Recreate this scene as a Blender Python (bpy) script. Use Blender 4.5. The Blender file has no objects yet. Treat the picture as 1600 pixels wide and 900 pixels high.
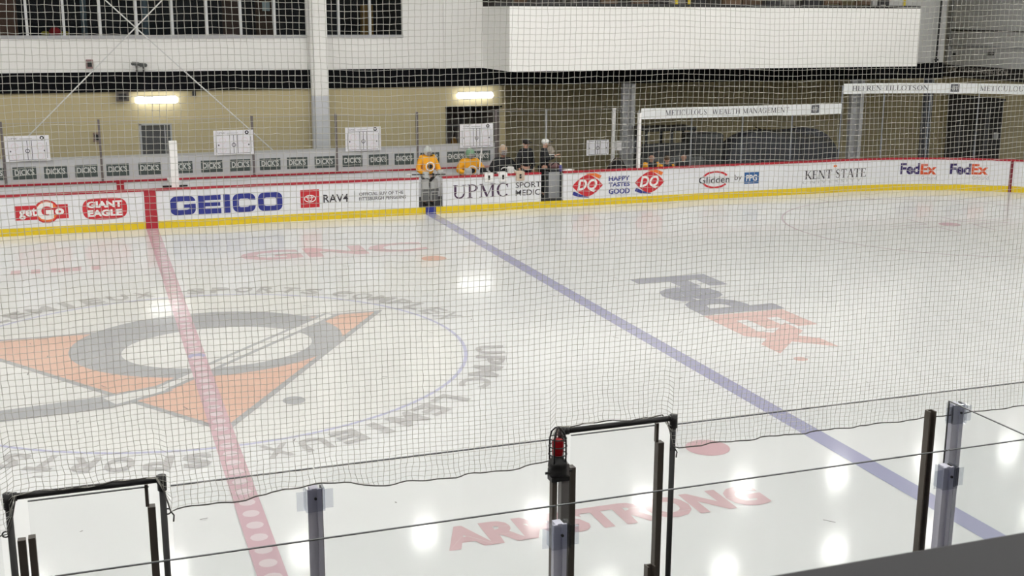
import bpy, bmesh, math, random
import numpy as np
from mathutils import Vector, Matrix
random.seed(7)
S = bpy.context.scene
COL = S.collection

# ------------------------------------------------------------------ camera, world, exposure
CAM = np.array([-1.4888, -20.1176, 5.699]); YAW, PITCH, ROLL, FPX = 0.3423, -0.2266, 0.004, 1863.2
def _rot(a, b, c):
    ca, sa, cb, sb, cc, sc = math.cos(a), math.sin(a), math.cos(b), math.sin(b), math.cos(c), math.sin(c)
    f = np.array([sa*cb, ca*cb, sb]); r = np.array([ca, -sa, 0]); u = np.cross(r, f)
    return np.array([r*cc+u*sc, -r*sc+u*cc, f])
RM = _rot(YAW, PITCH, ROLL)
cd = bpy.data.cameras.new('camera'); cam = bpy.data.objects.new('camera', cd); COL.objects.link(cam)
cd.sensor_width = 36; cd.lens = FPX/1600*36; cd.clip_end = 300; cd.clip_start = 0.05
m = Matrix.Identity(4)
for i in range(3):
    m[i][0], m[i][1], m[i][2], m[i][3] = RM[0][i], RM[1][i], -RM[2][i], CAM[i]
cam.matrix_world = m
cd.dof.use_dof = True; cd.dof.focus_distance = 22; cd.dof.aperture_fstop = 16
S.camera = cam
W = bpy.data.worlds.new('hall_air'); S.world = W; W.use_nodes = True
W.node_tree.nodes['Background'].inputs[0].default_value = (0.9, 0.95, 1, 1)
W.node_tree.nodes['Background'].inputs[1].default_value = 0.12
S.view_settings.view_transform = 'Standard'; S.view_settings.look = 'None'
S.view_settings.gamma = 1; S.view_settings.use_curve_mapping = False
S.view_settings.exposure = 0.0
LAMP = 75.0           # radiance of the ceiling lamps
WALLLAMP = 6.5

# ------------------------------------------------------------------ pixel -> place
def ray(u, v): return RM.T @ np.array([(u-800)/FPX, (450-v)/FPX, 1.0])
def atY(u, v, Y): d = ray(u, v); return CAM + d*(Y-CAM[1])/d[1]
def atX(u, v, X): d = ray(u, v); return CAM + d*(X-CAM[0])/d[0]
def atZ(u, v, Z=0): d = ray(u, v); return CAM + d*(Z-CAM[2])/d[2]

# ------------------------------------------------------------------ materials
def lin(c): return tuple(((x/255)/12.92 if x/255 <= .04045 else ((x/255+.055)/1.055)**2.4) for x in c)
MATS = {}
def mat(name, rgb, rough=.6, metal=0, noise=.0, nscale=6, coat=0, coatr=.1, bump=0, emit=0, stretch=(1, 1, 1)):
    if name in MATS: return MATS[name]
    M = bpy.data.materials.new(name); M.use_nodes = True; N = M.node_tree.nodes; L = M.node_tree.links
    b = N['Principled BSDF']; c = lin(rgb)
    b.inputs['Base Color'].default_value = (*c, 1); b.inputs['Roughness'].default_value = rough
    b.inputs['Metallic'].default_value = metal
    if coat: b.inputs['Coat Weight'].default_value = coat; b.inputs['Coat Roughness'].default_value = coatr; b.inputs['Coat IOR'].default_value = 1.31
    if emit: b.inputs['Emission Color'].default_value = (*c, 1); b.inputs['Emission Strength'].default_value = emit
    if noise or bump:
        tc = N.new('ShaderNodeTexCoord'); mp = N.new('ShaderNodeMapping'); mp.inputs['Scale'].default_value = stretch
        nz = N.new('ShaderNodeTexNoise'); nz.inputs['Scale'].default_value = nscale; nz.inputs['Detail'].default_value = 5
        L.new(tc.outputs['Object'], mp.inputs[0]); L.new(mp.outputs[0], nz.inputs['Vector'])
    if noise:
        mx = N.new('ShaderNodeMix'); mx.data_type = 'RGBA'
        mx.inputs[6].default_value = (*[x*(1-noise) for x in c], 1); mx.inputs[7].default_value = (*[min(1, x*(1+noise)) for x in c], 1)
        L.new(nz.outputs['Fac'], mx.inputs[0]); L.new(mx.outputs[2], b.inputs['Base Color'])
    if bump:
        bp = N.new('ShaderNodeBump'); bp.inputs['Strength'].default_value = bump; bp.inputs['Distance'].default_value = .02
        L.new(nz.outputs['Fac'], bp.inputs['Height']); L.new(bp.outputs[0], b.inputs['Normal'])
    MATS[name] = M; return M
def glassmat(name, tint, refl=.06, rough=.03):
    M = bpy.data.materials.new(name); M.use_nodes = True; N = M.node_tree.nodes; L = M.node_tree.links
    N.remove(N['Principled BSDF']); o = N['Material Output']
    t = N.new('ShaderNodeBsdfTransparent'); t.inputs[0].default_value = (*tint, 1)
    g = N.new('ShaderNodeBsdfGlossy'); g.inputs['Roughness'].default_value = rough
    lf = N.new('ShaderNodeLayerWeight'); lf.inputs[0].default_value = .5; pw = N.new('ShaderNodeMath'); pw.operation = 'POWER'; pw.inputs[1].default_value = 4
    lw = N.new('ShaderNodeMath'); lw.operation = 'MULTIPLY_ADD'; lw.inputs[1].default_value = .55; lw.inputs[2].default_value = .012
    L.new(lf.outputs['Facing'], pw.inputs[0]); L.new(pw.outputs[0], lw.inputs[0])
    x = N.new('ShaderNodeMixShader'); L.new(lw.outputs[0], x.inputs[0]); L.new(t.outputs[0], x.inputs[1]); L.new(g.outputs[0], x.inputs[2]); L.new(x.outputs[0], o.inputs[0])
    MATS[name] = M; return M
def ice_paint(name, rgb, noise=.03):
    return mat(name, rgb, rough=.55, noise=noise, nscale=1.3, coat=.8, coatr=.1, stretch=(1, 1, 1))
ICE = ice_paint('ice', (221, 222, 221), .025)
GLASS = glassmat('acrylic_glass', (.965, .97, .97))
GEDGE = mat('glass_edge', (88, 90, 92), .3)
CLEAR = glassmat('clear_plastic', (.86, .87, .9), rough=.1)
WHITE = mat('board_white', (232, 233, 236), .35, noise=.04, nscale=3, coat=.2)
RED = mat('cap_red', (172, 36, 50), .4); YEL = mat('kick_yellow', (226, 196, 20), .45, noise=.06, nscale=4)
BLUE = mat('print_blue', (42, 50, 135), .4); BLACK = mat('black_metal', (28, 27, 27), .45)
DARK = mat('dark_print', (52, 48, 56), .5); REDP = mat('print_red', (198, 38, 48), .4)
WPR = mat('print_white', (240, 238, 236), .4); ORG = mat('print_orange', (232, 120, 50), .4)
TAN = mat('tan_wall', (192, 179, 140), .8, noise=.03, nscale=2); WWALL = mat('white_wall', (240, 239, 235), .8, noise=.01)
BAND = mat('black_band', (11, 12, 16), .8); BAND.node_tree.nodes['Principled BSDF'].inputs['Specular IOR Level'].default_value = .1
GREY = mat('grey_steel', (176, 177, 180), .6, noise=.03)
PANEL = mat('panel_grey', (196, 197, 200), .6, noise=.03); ALU = mat('aluminium', (186, 184, 196), .5)
DKBR = mat('dark_channel', (84, 76, 68), .5); SKIN = mat('skin', (196, 150, 128), .6)

# ------------------------------------------------------------------ mesh helpers
class MB:
    def __init__(s): s.v = []; s.f = []; s.mi = []
    def add(s, vs, fs, mi=0):
        n = len(s.v); s.v += [tuple(map(float, p)) for p in vs]; s.f += [tuple(i+n for i in f) for f in fs]; s.mi += [mi]*len(fs); return s
    def box(s, a, b, mi=0):
        x0, y0, z0 = a; x1, y1, z1 = b
        return s.add([(x0,y0,z0),(x1,y0,z0),(x1,y1,z0),(x0,y1,z0),(x0,y0,z1),(x1,y0,z1),(x1,y1,z1),(x0,y1,z1)],
                     [(0,3,2,1),(4,5,6,7),(0,1,5,4),(1,2,6,5),(2,3,7,6),(3,0,4,7)], mi)
    def tube(s, pts, r, n=8, cap=True, mi=0):
        pts = [Vector(p) for p in pts]; rr = r if isinstance(r, (list, tuple)) else [r]*len(pts)
        vs = []; fs = []
        for i, p in enumerate(pts):
            d = (pts[min(i+1, len(pts)-1)]-pts[max(i-1, 0)]).normalized()
            a = d.orthogonal().normalized() if i == 0 else (a - d*a.dot(d)).normalized()
            b = d.cross(a)
            vs += [p+(a*math.cos(2*math.pi*k/n)+b*math.sin(2*math.pi*k/n))*rr[i] for k in range(n)]
        for i in range(len(pts)-1):
            for k in range(n): fs.append((i*n+k, i*n+(k+1) % n, (i+1)*n+(k+1) % n, (i+1)*n+k))
        if cap: fs.append(tuple(range(n-1, -1, -1))); fs.append(tuple((len(pts)-1)*n+k for k in range(n)))
        return s.add(vs, fs, mi)
    def lathe(s, prof, c, n=16, mi=0):
        vs = []; fs = []
        for r, z in prof:
            vs += [(c[0]+r*math.cos(2*math.pi*k/n), c[1]+r*math.sin(2*math.pi*k/n), c[2]+z) for k in range(n)]
        for i in range(len(prof)-1):
            for k in range(n): fs.append((i*n+k, i*n+(k+1) % n, (i+1)*n+(k+1) % n, (i+1)*n+k))
        fs.append(tuple(range(n-1, -1, -1))); fs.append(tuple((len(prof)-1)*n+k for k in range(n)))
        return s.add(vs, fs, mi)
    def ell(s, c, r, n=14, m=8, mi=0):
        prof = [(math.sin(math.pi*i/m), -math.cos(math.pi*i/m)) for i in range(m+1)]
        vs = []; fs = []
        for pr, pz in prof: vs += [(c[0]+r[0]*max(pr, .02)*math.cos(2*math.pi*k/n), c[1]+r[1]*max(pr, .02)*math.sin(2*math.pi*k/n), c[2]+r[2]*pz) for k in range(n)]
        for i in range(m):
            for k in range(n): fs.append((i*n+k, i*n+(k+1) % n, (i+1)*n+(k+1) % n, (i+1)*n+k))
        fs.append(tuple(range(n-1, -1, -1))); fs.append(tuple(m*n+k for k in range(n)))
        return s.add(vs, fs, mi)
    def rot(s, ang, c, axis='Z'):
        R = Matrix.Rotation(ang, 3, axis); c = Vector(c); s.v = [tuple(R @ (Vector(p)-c)+c) for p in s.v]; return s
    def build(s, name, mats, parent=None, smooth=False, bevel=0):
        me = bpy.data.meshes.new(name); me.from_pydata(s.v, [], s.f)
        for M in (mats if isinstance(mats, (list, tuple)) else [mats]): me.materials.append(M)
        if len(set(s.mi)) > 1: me.polygons.foreach_set('material_index', s.mi)
        if smooth: me.polygons.foreach_set('use_smooth', [True]*len(me.polygons))
        o = bpy.data.objects.new(name, me); COL.objects.link(o)
        if parent:
            o.parent = parent
            o.matrix_parent_inverse = parent.matrix_basis.inverted()
        if bevel:
            b = o.modifiers.new('bevel', 'BEVEL'); b.width = bevel; b.segments = 2; b.limit_method = 'ANGLE'
        return o
def tag(o, label=None, cat=None, group=None, kind=None):
    if label: o['label'] = label
    if cat: o['category'] = cat
    if group: o['group'] = group
    if kind: o['kind'] = kind
    return o
def empty(name, loc, label=None, cat=None, group=None, kind=None):
    o = bpy.data.objects.new(name, None); COL.objects.link(o); o.location = loc; o.empty_display_size = .1
    return tag(o, label, cat, group, kind)
def copy_tree(o, delta, parent=None):
    c = o.copy(); COL.objects.link(c)
    if parent is None: c.location = Vector(o.location)+Vector(delta)
    else:
        c.parent = parent; c.matrix_parent_inverse = o.matrix_parent_inverse.copy()
    for ch in o.children: copy_tree(ch, delta, c)
    return c
def bx(name, a, b, M, parent=None, bevel=0): return MB().box(a, b).build(name, M, parent, bevel=bevel)
def struct(o, label): return tag(o, label, None, None, 'structure')

# ------------------------------------------------------------------ flat print: outlines -> mesh
_tc = {}
def sans(txt, off=0.0, shear=0.0):
    k = (txt, off, shear)
    if k in _tc: return _tc[k]
    cu = bpy.data.curves.new('t', 'FONT'); cu.body = txt; cu.offset = off; cu.shear = shear; cu.resolution_u = 3; cu.size = 1
    ob = bpy.data.objects.new('t', cu); COL.objects.link(ob)
    dg = bpy.context.evaluated_depsgraph_get(); me = bpy.data.meshes.new_from_object(ob.evaluated_get(dg))
    P = [[(me.vertices[i].co.x, me.vertices[i].co.y) for i in p.vertices] for p in me.polygons]
    bpy.data.objects.remove(ob); bpy.data.curves.remove(cu); bpy.data.meshes.remove(me)
    _tc[k] = P; return P
def bbox(P):
    xs = [p[0] for f in P for p in f]; ys = [p[1] for f in P for p in f]; return min(xs), min(ys), max(xs), max(ys)
def fit(P, x0, y0, x1, y1):
    a, b, c, d = bbox(P); return [[(x0+(p[0]-a)/(c-a)*(x1-x0), y0+(p[1]-b)/(d-b)*(y1-y0)) for p in f] for f in P]
def rect(x0, y0, x1, y1): return [[(x0, y0), (x1, y0), (x1, y1), (x0, y1)]]
def arc(cx, cy, rx, ry, a0, a1, tx, ty, n=20):
    o = []
    for i in range(n):
        q = []
        for a, k in ((a0+(a1-a0)*i/n, 0), (a0+(a1-a0)*(i+1)/n, 0), (a0+(a1-a0)*(i+1)/n, 1), (a0+(a1-a0)*i/n, 1)):
            a = math.radians(a); q.append((cx+(rx-k*tx)*math.cos(a), cy+(ry-k*ty)*math.sin(a)))
        o.append(q)
    return o
def disc(cx, cy, rx, ry, n=28): return [[(cx+rx*math.cos(2*math.pi*k/n), cy+ry*math.sin(2*math.pi*k/n)) for k in range(n)]]
def stroke(pts, w):
    ww = w if isinstance(w, (list, tuple)) else [w]*len(pts); L = []; R = []
    for i, p in enumerate(pts):
        a = pts[max(i-1, 0)]; b = pts[min(i+1, len(pts)-1)]; dx, dy = b[0]-a[0], b[1]-a[1]; l = math.hypot(dx, dy) or 1
        nx, ny = -dy/l*ww[i]/2, dx/l*ww[i]/2; L.append((p[0]+nx, p[1]+ny)); R.append((p[0]-nx, p[1]-ny))
    return [[L[i], L[i+1], R[i+1], R[i]] for i in range(len(pts)-1)]
def glyph(c):      # a plain roman capital alphabet with thick and thin strokes and serifs
    T, t, sv = .15, .055, .09
    def stem(x, y0=0, y1=1, w=T, top=True, bot=True):
        o = rect(x, y0, x+w, y1)
        if bot: o += rect(x-sv, y0, x+w+sv, y0+.045)
        if top: o += rect(x-sv, y1-.045, x+w+sv, y1)
        return o
    if c == ' ': return .35, []
    if c == '-': return .35, rect(.04, .4, .32, .47)
    if c == 'A': return .82, stroke([(.1, 0), (.42, 1)], t)+stroke([(.42, 1), (.72, 0)], T)+rect(.2, .33, .62, .33+t)+rect(0, 0, .22, .045)+rect(.58, 0, .86, .045)
    if c in 'CG':
        o = arc(.43, .5, .43, .52, 42, 318, T, t)+rect(.7, .68, .75, .95)
        if c == 'G': o += rect(.62, .06, .76, .45)+rect(.52, .41, .84, .45)
        return .84, o
    if c in 'EF':
        o = stem(.09)+rect(.1, .945, .62, 1)+rect(.1, .49, .52, .545)+rect(.58, .78, .63, 1)+rect(.49, .4, .53, .63)
        if c == 'E': o += rect(.1, 0, .64, .055)+rect(.61, 0, .66, .24)
        return .7, o
    if c == 'H': return .9, stem(.09)+stem(.66)+rect(.1, .48, .7, .48+t)
    if c == 'I': return .34, stem(.1)
    if c == 'K': return .86, stem(.09)+stroke([(.22, .42), (.72, 1)], t)+stroke([(.36, .55), (.76, 0)], T)+rect(.62, 0, .92, .045)+rect(.6, .955, .84, 1)
    if c == 'L': return .66, stem(.09)+rect(.1, 0, .62, .055)+rect(.58, 0, .63, .26)
    if c == 'M': return 1.08, stem(.1, w=t)+stroke([(.14, 1), (.52, .05)], T)+stroke([(.52, .05), (.88, 1)], t)+stem(.82)
    if c == 'N': return .92, stem(.1, w=t)+stroke([(.14, 1), (.76, 0)], T)+stem(.74, w=t, bot=False)
    if c == 'O': return .92, arc(.46, .5, .44, .52, 0, 360, T, t, 28)
    if c in 'PR':
        o = stem(.09)+arc(.3, .73, .38, .27, -90, 90, T, t, 12)+rect(.2, .945, .32, 1)+rect(.2, .46, .32, .515)
        if c == 'R': o += stroke([(.34, .5), (.76, 0)], T)+rect(.64, 0, .9, .045)
        return (.78 if c == 'R' else .72), o
    if c == 'S': return .62, stroke([(.52, .78), (.46, .93), (.3, .985), (.13, .9), (.1, .73), (.22, .58), (.4, .46), (.52, .3), (.48, .1), (.3, .015), (.13, .07), (.07, .25)], [.06, .06, .06, .1, .13, .16, .16, .13, .1, .06, .06, .06])
    if c == 'T': return .76, stem(.31, top=False)+rect(.02, .945, .74, 1)+rect(.02, .76, .07, 1)+rect(.69, .76, .74, 1)
    if c == 'U': return .9, rect(.1, .33, .1+T, 1)+rect(.0, .955, .34, 1)+rect(.72, .33, .72+t, 1)+rect(.6, .955, .9, 1)+arc(.4385, .33, .3385, .35, 180, 360, .1, .1, 14)
    if c == 'W': return 1.24, stroke([(.1, 1), (.36, 0)], T)+stroke([(.36, 0), (.6, .95)], t)+stroke([(.55, 1), (.82, 0)], T)+stroke([(.82, 0), (1.08, 1)], t)+rect(0, .955, .28, 1)+rect(.44, .955, .72, 1)+rect(.96, .955, 1.2, 1)
    return .5, []
def serif(txt, gap=.08):
    x = 0; o = []
    for c in txt:
        w, P = glyph(c); o += [[(p[0]+x, p[1]) for p in f] for f in P]; x += w+gap
    return o
def flat(name, P, fn, M, parent=None):
    b = MB()
    for i, f in enumerate(P):       # each stroke a hair proud of the last, so overlapping strokes never share a plane
        q = [Vector(fn(*p)) for p in f]; nn = Vector((0, 0, 0))
        for k in range(len(q)): nn += (q[k]-q[0]).cross(q[(k+1) % len(q)]-q[0])
        if nn.length < 1e-12: continue
        nn.normalize()
        if nn.z < -.5 or (abs(nn.z) < .5 and nn.dot(Vector((0, 0, 1.2))-q[0]) < 0): nn = -nn; q.reverse()
        b.add([p+nn*(.00018*(i % 14)) for p in q], [tuple(range(len(q)))])
    return b.build(name, M, parent)

# ------------------------------------------------------------------ the hall
HX, HZ, RR = 21.95, 12.95, 8.53
def rink_outline(d=0, n=16):
    o = []
    for cx, cy, a0 in ((HX, 4.42, 0), (-HX, 4.42, 90), (-HX, -4.42, 180), (HX, -4.42, 270)):
        for k in range(n+1):
            a = math.radians(a0+90*k/n); o.append((cx+(RR+d)*math.cos(a), cy+(RR+d)*math.sin(a)))
    return o
ol = rink_outline(.05); n = len(ol)
ice = MB().add([(x, y, 0) for x, y in ol]+[(x, y, -.06) for x, y in ol], [tuple(range(n)), tuple(range(2*n-1, n-1, -1))]+[(i, n+i, n+(i+1) % n, (i+1) % n) for i in range(n)]).build('floor', ICE)
struct(ice, 'white glossy ice sheet with painted lines and lettering')
struct(bx('floor', (-34, -25, -.3), (40, 30, -.07), mat('rubber_floor', (70, 70, 72), .8, noise=.1)), 'dark rubber floor around the ice sheet')
WY, RWY, EX, CZ = 17.0, 20.5, 31.6, 9.7         # left wall plane, recessed wall plane, end wall plane, ceiling
struct(bx('ceiling', (-34, -25, CZ), (33, 22, CZ+.2), mat('ceiling_grey', (176, 178, 180), .9)), 'pale grey roof deck above the rink')
struct(bx('wall_left', (-34.2, -25, -.3), (-34, 22, CZ), WWALL), 'white end wall beyond the hidden rink end')
struct(bx('wall_near', (-34, -25.2, -.3), (33, -25, CZ), mat('near_wall', (214, 212, 206), .9)), 'grey wall behind the upper viewing deck')

BZ0, BZ1 = 3.41, 3.98                            # black band
o0 = atY(696, 166, WY)[0]; o1 = atY(784, 166, WY)[0]; oz = atY(740, 166, WY)[2]
d0 = atY(217, 193, WY)[0]; d1 = atY(268, 193, WY)[0]; dz = atY(240, 193, WY)[2]
wf = MB()
wf.box((-34, WY, -.07), (d0, WY+.2, BZ0)); wf.box((d0, WY, dz), (d1, WY+.2, BZ0)); wf.box((d1, WY, -.07), (o0, WY+.2, BZ0)); wf.box((o0, WY, oz), (o1, WY+.2, BZ0))
struct(wf.build('wall_back', TAN), 'tan painted wall behind the players benches')
struct(MB().box((o1, WY+.2, -.07), (o1+.2, RWY, BZ0)).box((o1, RWY, -.07), (EX, RWY+.2, CZ)).build('wall_back', TAN), 'tan wall set back under the overhanging white balcony')
struct(bx('trim_1', (-34, WY-.08, BZ0), (28.7, WY+.25, BZ1), BAND), 'black steel band beam running above the tan wall')
# upper white wall with two window strips
wz = atY(300, 55, WY)[2]; w2r = atY(629, 20, WY)[0]; BXL = 10.66
cl, cr = atY(483, 60, WY-.1)[0], atY(508, 60, WY-.1)[0]
up = MB(); up.box((-34, WY, BZ1), (BXL, WY+.2, wz)); up.box((w2r, WY, wz), (BXL, WY+.2, CZ)); up.box((-34, WY, 7.4), (w2r, WY+.2, CZ)); up.box((-34, WY, wz), (-9, WY+.2, 7.4)); up.box((cl-.05, WY, wz), (cr+.05, WY+.2, 7.4))
struct(up.build('wall_upper', WWALL), 'white upper wall with dark viewing windows')
pr_ = bx('trim_2', (atY(692, 50, WY)[0], WY-.12, BZ1), (BXL, WY, CZ), WWALL); struct(pr_, 'white boxed out wall strip beside the balcony')
# room behind the windows
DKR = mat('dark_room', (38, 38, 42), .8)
struct(bx('wall_inner', (-9.2, WY+4, BZ1), (w2r+.2, WY+4.1, 7.6), DKR), 'dark rear wall seen through the upper windows')
struct(bx('floor', (-9.2, WY+.2, BZ1+.3), (w2r+.2, WY+4, BZ1+.4), DKR), 'dark floor of the room behind the upper windows')
struct(bx('ceiling', (-9.2, WY+.2, 7.5), (w2r+.2, WY+4, 7.6), DKR), 'dark ceiling of the room behind the upper windows')
struct(bx('wall_inner', (w2r+.1, WY+.2, BZ1), (w2r+.2, WY+4, 7.6), DKR), 'dark side wall of the room nearer the balcony')
struct(bx('wall_inner', (-9.3, WY+.2, BZ1), (-9.2, WY+4, 7.6), DKR), 'dark side wall of the room at the far end')
PANE = glassmat('window_glass', (.8, .83, .85)); ALW = mat('window_frame_white', (206, 207, 208), .5)
def window(nm, x0, x1, muls, label):
    t = empty(nm, (x0, WY, wz), label, kind='structure')
    bx('window_sill', (x0, WY-.05, wz-.09), (x1, WY+.12, wz), mat('sill_grey', (176, 176, 178), .5), t)
    bx('window_head', (x0, WY-.02, 7.34), (x1, WY+.12, 7.4), ALW, t)
    ms = [x0]+muls+[x1]
    for x in muls: bx('mullion', (x-.035, WY-.03, wz), (x+.035, WY+.12, 7.34), ALW, t)
    for a, b in zip(ms[:-1], ms[1:]): bx('pane', (a+.036, WY+.05, wz), (b-.036, WY+.06, 7.34), PANE, t)
mu = [atY(u, 30, WY)[0] for u in (41, 99, 156, 213, 269, 323, 376, 429)]
sp = mu[1]-mu[0]
window('window_1', -9, cl-.05, [mu[0]-sp*k for k in range(5, 0, -1)]+mu, 'long strip of dark viewing windows left of the white column')
window('window_2', cr+.05, w2r, [atY(u, 30, WY)[0] for u in (529, 578)], 'short strip of three dark windows right of the white column')
# things inside the dark room
IY = WY+2.2
def inside(nm, u0, v0, u1, v1, rgb, label, cat, dep=.3, y=IY, floor=True):
    a = atY(u0, v1, y); b = atY(u1, v0, y); o = MB(); M = mat('in_%d_%d_%d' % rgb, rgb, .7)
    z0 = BZ1+.4 if floor else a[2]
    t = empty(nm, ((a[0]+b[0])/2, y, z0), label, cat)
    w = b[0]-a[0]
    MB().box((a[0], y, z0), (b[0], y+dep, b[2])).build('body', M, t, bevel=.02)
    MB().box((a[0]+w*.12, y-.02, z0+.1), (a[0]+w*.45, y, b[2]-.08)).box((a[0]+w*.55, y-.02, z0+.1), (b[0]-w*.12, y, b[2]-.08)).build('front_panel', M, t)
    return t
inside('wooden_cabinet', -14, -20, 22, 60, (120, 84, 66), 'tall brown wooden cabinet behind the leftmost windows', 'cabinet')
inside('wooden_cabinet', 350, -20, 372, 60, (92, 66, 54), 'brown cabinet behind window left of the paper notice', 'cabinet')
inside('wooden_cabinet', 402, -20, 428, 60, (84, 58, 40), 'dark brown cabinet carrying the pale paper notice', 'cabinet')
tag(bx('paper_notice', tuple(atY(410, 17, IY-.05)), tuple(atY(421, 3, IY-.03)), mat('paper', (200, 215, 212), .7)), 'pale green paper notice stuck on the brown cabinet', 'notice')
inside('wooden_cabinet', 566, 8, 583, 60, (176, 132, 66), 'narrow honey coloured wooden cabinet behind the short window strip', 'cabinet')
for u, l in ((131, 'pale blue round post behind the second window from the crossing cables'), (227, 'pale blue round post right behind the crossing cables')):
    p = atY(u, 30, IY+.4); t = empty('support_post', (p[0], p[1], BZ1+.4), l, 'post', 'pale posts inside the dark room')
    M = mat('post_blue', (120, 138, 146), .5); MB().lathe([(.09, 0), (.09, 3.1)], (p[0], p[1], BZ1+.4)).build('shaft', M, t, True); MB().lathe([(.16, 0), (.16, .05), (.1, .08)], (p[0], p[1], BZ1+.4)).build('base_plate', M, t)
p = atY(86, 50, WY+1); zt = BZ1+.4
t = empty('exercise_ball_stand', (p[0], p[1], zt), 'red ball with yellow sides on low stand behind window', 'ball')
MB().ell((p[0], p[1], p[2]+.0), (.17, .17, .14)).build('ball', mat('ball_red', (190, 40, 44), .4), t, True)
MB().ell((p[0]-.27, p[1], p[2]-.04), (.12, .1, .07)).build('side_pad', mat('pad_yellow', (176, 160, 50), .5), t, True); MB().ell((p[0]+.27, p[1], p[2]-.04), (.12, .1, .07)).build('side_pad', mat('pad_yellow', (176, 160, 50), .5), t, True)
MB().box((p[0]-.35, p[1]-.15, zt), (p[0]+.35, p[1]+.15, p[2]-.1)).build('stand', BLACK, t)

# white column in front of the wall
t = empty('white_column', ((cl+cr)/2, WY-.2, -.07), 'square white steel column standing before tan wall', 'column')
cs = atY(500, 150, WY-.4)[2]
MB().box((cl+.06, WY-.45, cs), (cr, WY-.08, CZ)).box((cl, WY-.3, cs), (cl+.06, WY-.08, CZ)).build('upper_shaft', WWALL, t)
MB().box((cl+.06, WY-.45, -.07), (cr, WY-.08, cs)).box((cl, WY-.3, -.07), (cl+.06, WY-.08, cs)).build('lower_shaft', mat('column_grey', (206, 208, 212), .6), t)

# overhanging balcony box
BY = 14.28; bz1 = atY(850, 10, BY)[2]; bxr = atY(1436, 60, BY)[0]
t = empty('balcony', (BXL, BY, BZ1), 'plain white overhanging balcony front above the far benches', 'balcony')
bx('front_panel', (BXL, BY, BZ1), (bxr, BY+.15, bz1), WWALL, t)
struct(bx('wall_balcony', (BXL, BY+.15, BZ1), (BXL+.15, WY, bz1), WWALL), 'white side wall of the balcony beside the windows'); struct(bx('wall_balcony', (bxr-.15, BY+.15, BZ1), (bxr, RWY, bz1), WWALL), 'white side wall of the balcony beside the conduit')
struct(bx('floor', (BXL+.15, BY+.15, BZ1), (bxr-.15, RWY, BZ1+.25), mat('soffit', (120, 118, 114), .8)), 'balcony floor slab above the benches')
MB().tube([(BXL-.4, BY+.06, bz1+.05), (bxr, BY+.06, bz1+.05)], .045).build('hand_rail', BLACK, t)
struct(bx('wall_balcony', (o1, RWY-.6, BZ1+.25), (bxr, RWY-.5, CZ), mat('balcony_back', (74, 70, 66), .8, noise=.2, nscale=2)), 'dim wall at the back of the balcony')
random.seed(3)
x = BXL+.6; k = 0
cols = [(92, 70, 52), (60, 58, 60), (128, 124, 120), (48, 46, 50), (110, 86, 66)]
while x < bxr-.8:
    w = random.uniform(.35, .8); c = cols[k % 5]; y = BY+.9+random.uniform(0, .6); h = random.uniform(1.0, 1.5)+bz1-BZ1-.8
    M = mat('gym_%d' % (k % 5), c, .6); g = empty('exercise_machine', (x+w/2, y, BZ1+.25), 'upright exercise machine standing behind the balcony rail', 'exercise machine', 'machines along the balcony rail')
    zb = BZ1+.25
    MB().box((x, y, zb), (x+w, y+.7, zb+.12)).build('base', M, g); MB().box((x+.03, y+.1, zb+.12), (x+.1, y+.2, zb+h)).box((x+w-.1, y+.1, zb+.12), (x+w-.03, y+.2, zb+h)).build('upright', M, g)
    MB().box((x+.1, y+.08, zb+h-.75), (x+w-.1, y+.24, zb+h)).build('console', M, g, bevel=.02)
    x += w+random.uniform(.05, .3); k += 1
for u in (1057, 1077, 1413):
    p = atY(u, 2, BY+.5); g = empty('yellow_post', (p[0], p[1], BZ1+.25), 'thin bright yellow post behind the balcony rail', 'post', 'yellow posts on the balcony')
    M = mat('post_yellow', (226, 204, 60), .5)
    MB().tube([(p[0], p[1], BZ1+.25), (p[0], p[1], bz1+.5)], .05).build('shaft', M, g); MB().lathe([(.13, 0), (.13, .04)], (p[0], p[1], BZ1+.25)).build('foot', M, g)

# steel columns under the balcony beam
for u, l, w in ((980, 'grey steel column behind the white glass post', .36), (1336, 'grey steel column under the raised banner end', .36), (1447, 'slim dark steel post near the corner doors', .16)):
    p = atY(u, 170, WY-.1); x = p[0]
    t = empty('steel_column', (x, WY-.2, -.07), l, 'column')
    M = mat('column_light', (214, 214, 216), .6) if w > .2 else mat('steel_dark', (92, 94, 98), .5)
    bx('web', (x-w*.5, WY-.12, 0), (x+w*.1, WY+.05, BZ0), M, t); bx('flange', (x+w*.1, WY-.35, 0), (x+w*.5, WY+.05, BZ0), M, t)
    bx('base_plate', (x-w*.7, WY-.4, -.07), (x+w*.7, WY+.1, 0), M, t)

# end wall on the right
struct(bx('wall_right', (EX, 0, -.07), (EX+.2, RWY, BZ0-.15), TAN), 'tan end wall with dark double doors')
struct(bx('wall_right', (EX, -25, BZ1-.25), (EX+.2, RWY, CZ), mat('end_grey', (226, 226, 224), .7, noise=.03)), 'grey upper end wall with closed roller shutter')
struct(bx('wall_right', (EX, -25, -.07), (EX+.2, 0, BZ0-.15), TAN), 'tan end wall behind the goal end')
s0 = bx('trim_3', (EX-.06, 0, BZ0-.15), (EX+.1, RWY, BZ1-.25), mat('sign_black', (40, 39, 40), .6)); struct(s0, 'black sign band reading athletic training room')
sz = (atX(1482, 117, EX)[2]); yA = atX(1484, 110, EX)[1]; yB = atX(1577, 115, EX)[1]
flat('sign_lettering', fit(sans('UPMC ATHLETIC TRAINING ROOM', .015), 0, 0, yA-yB, .2), lambda x, y: (EX-.07, yA-x, BZ0-.15+.2+y), mat('sign_letter', (178, 172, 166), .6), s0)
t = empty('roller_shutter', (EX, 17, 4.2), 'grey roller shutter with horizontal slats on end wall', 'shutter')
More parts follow.
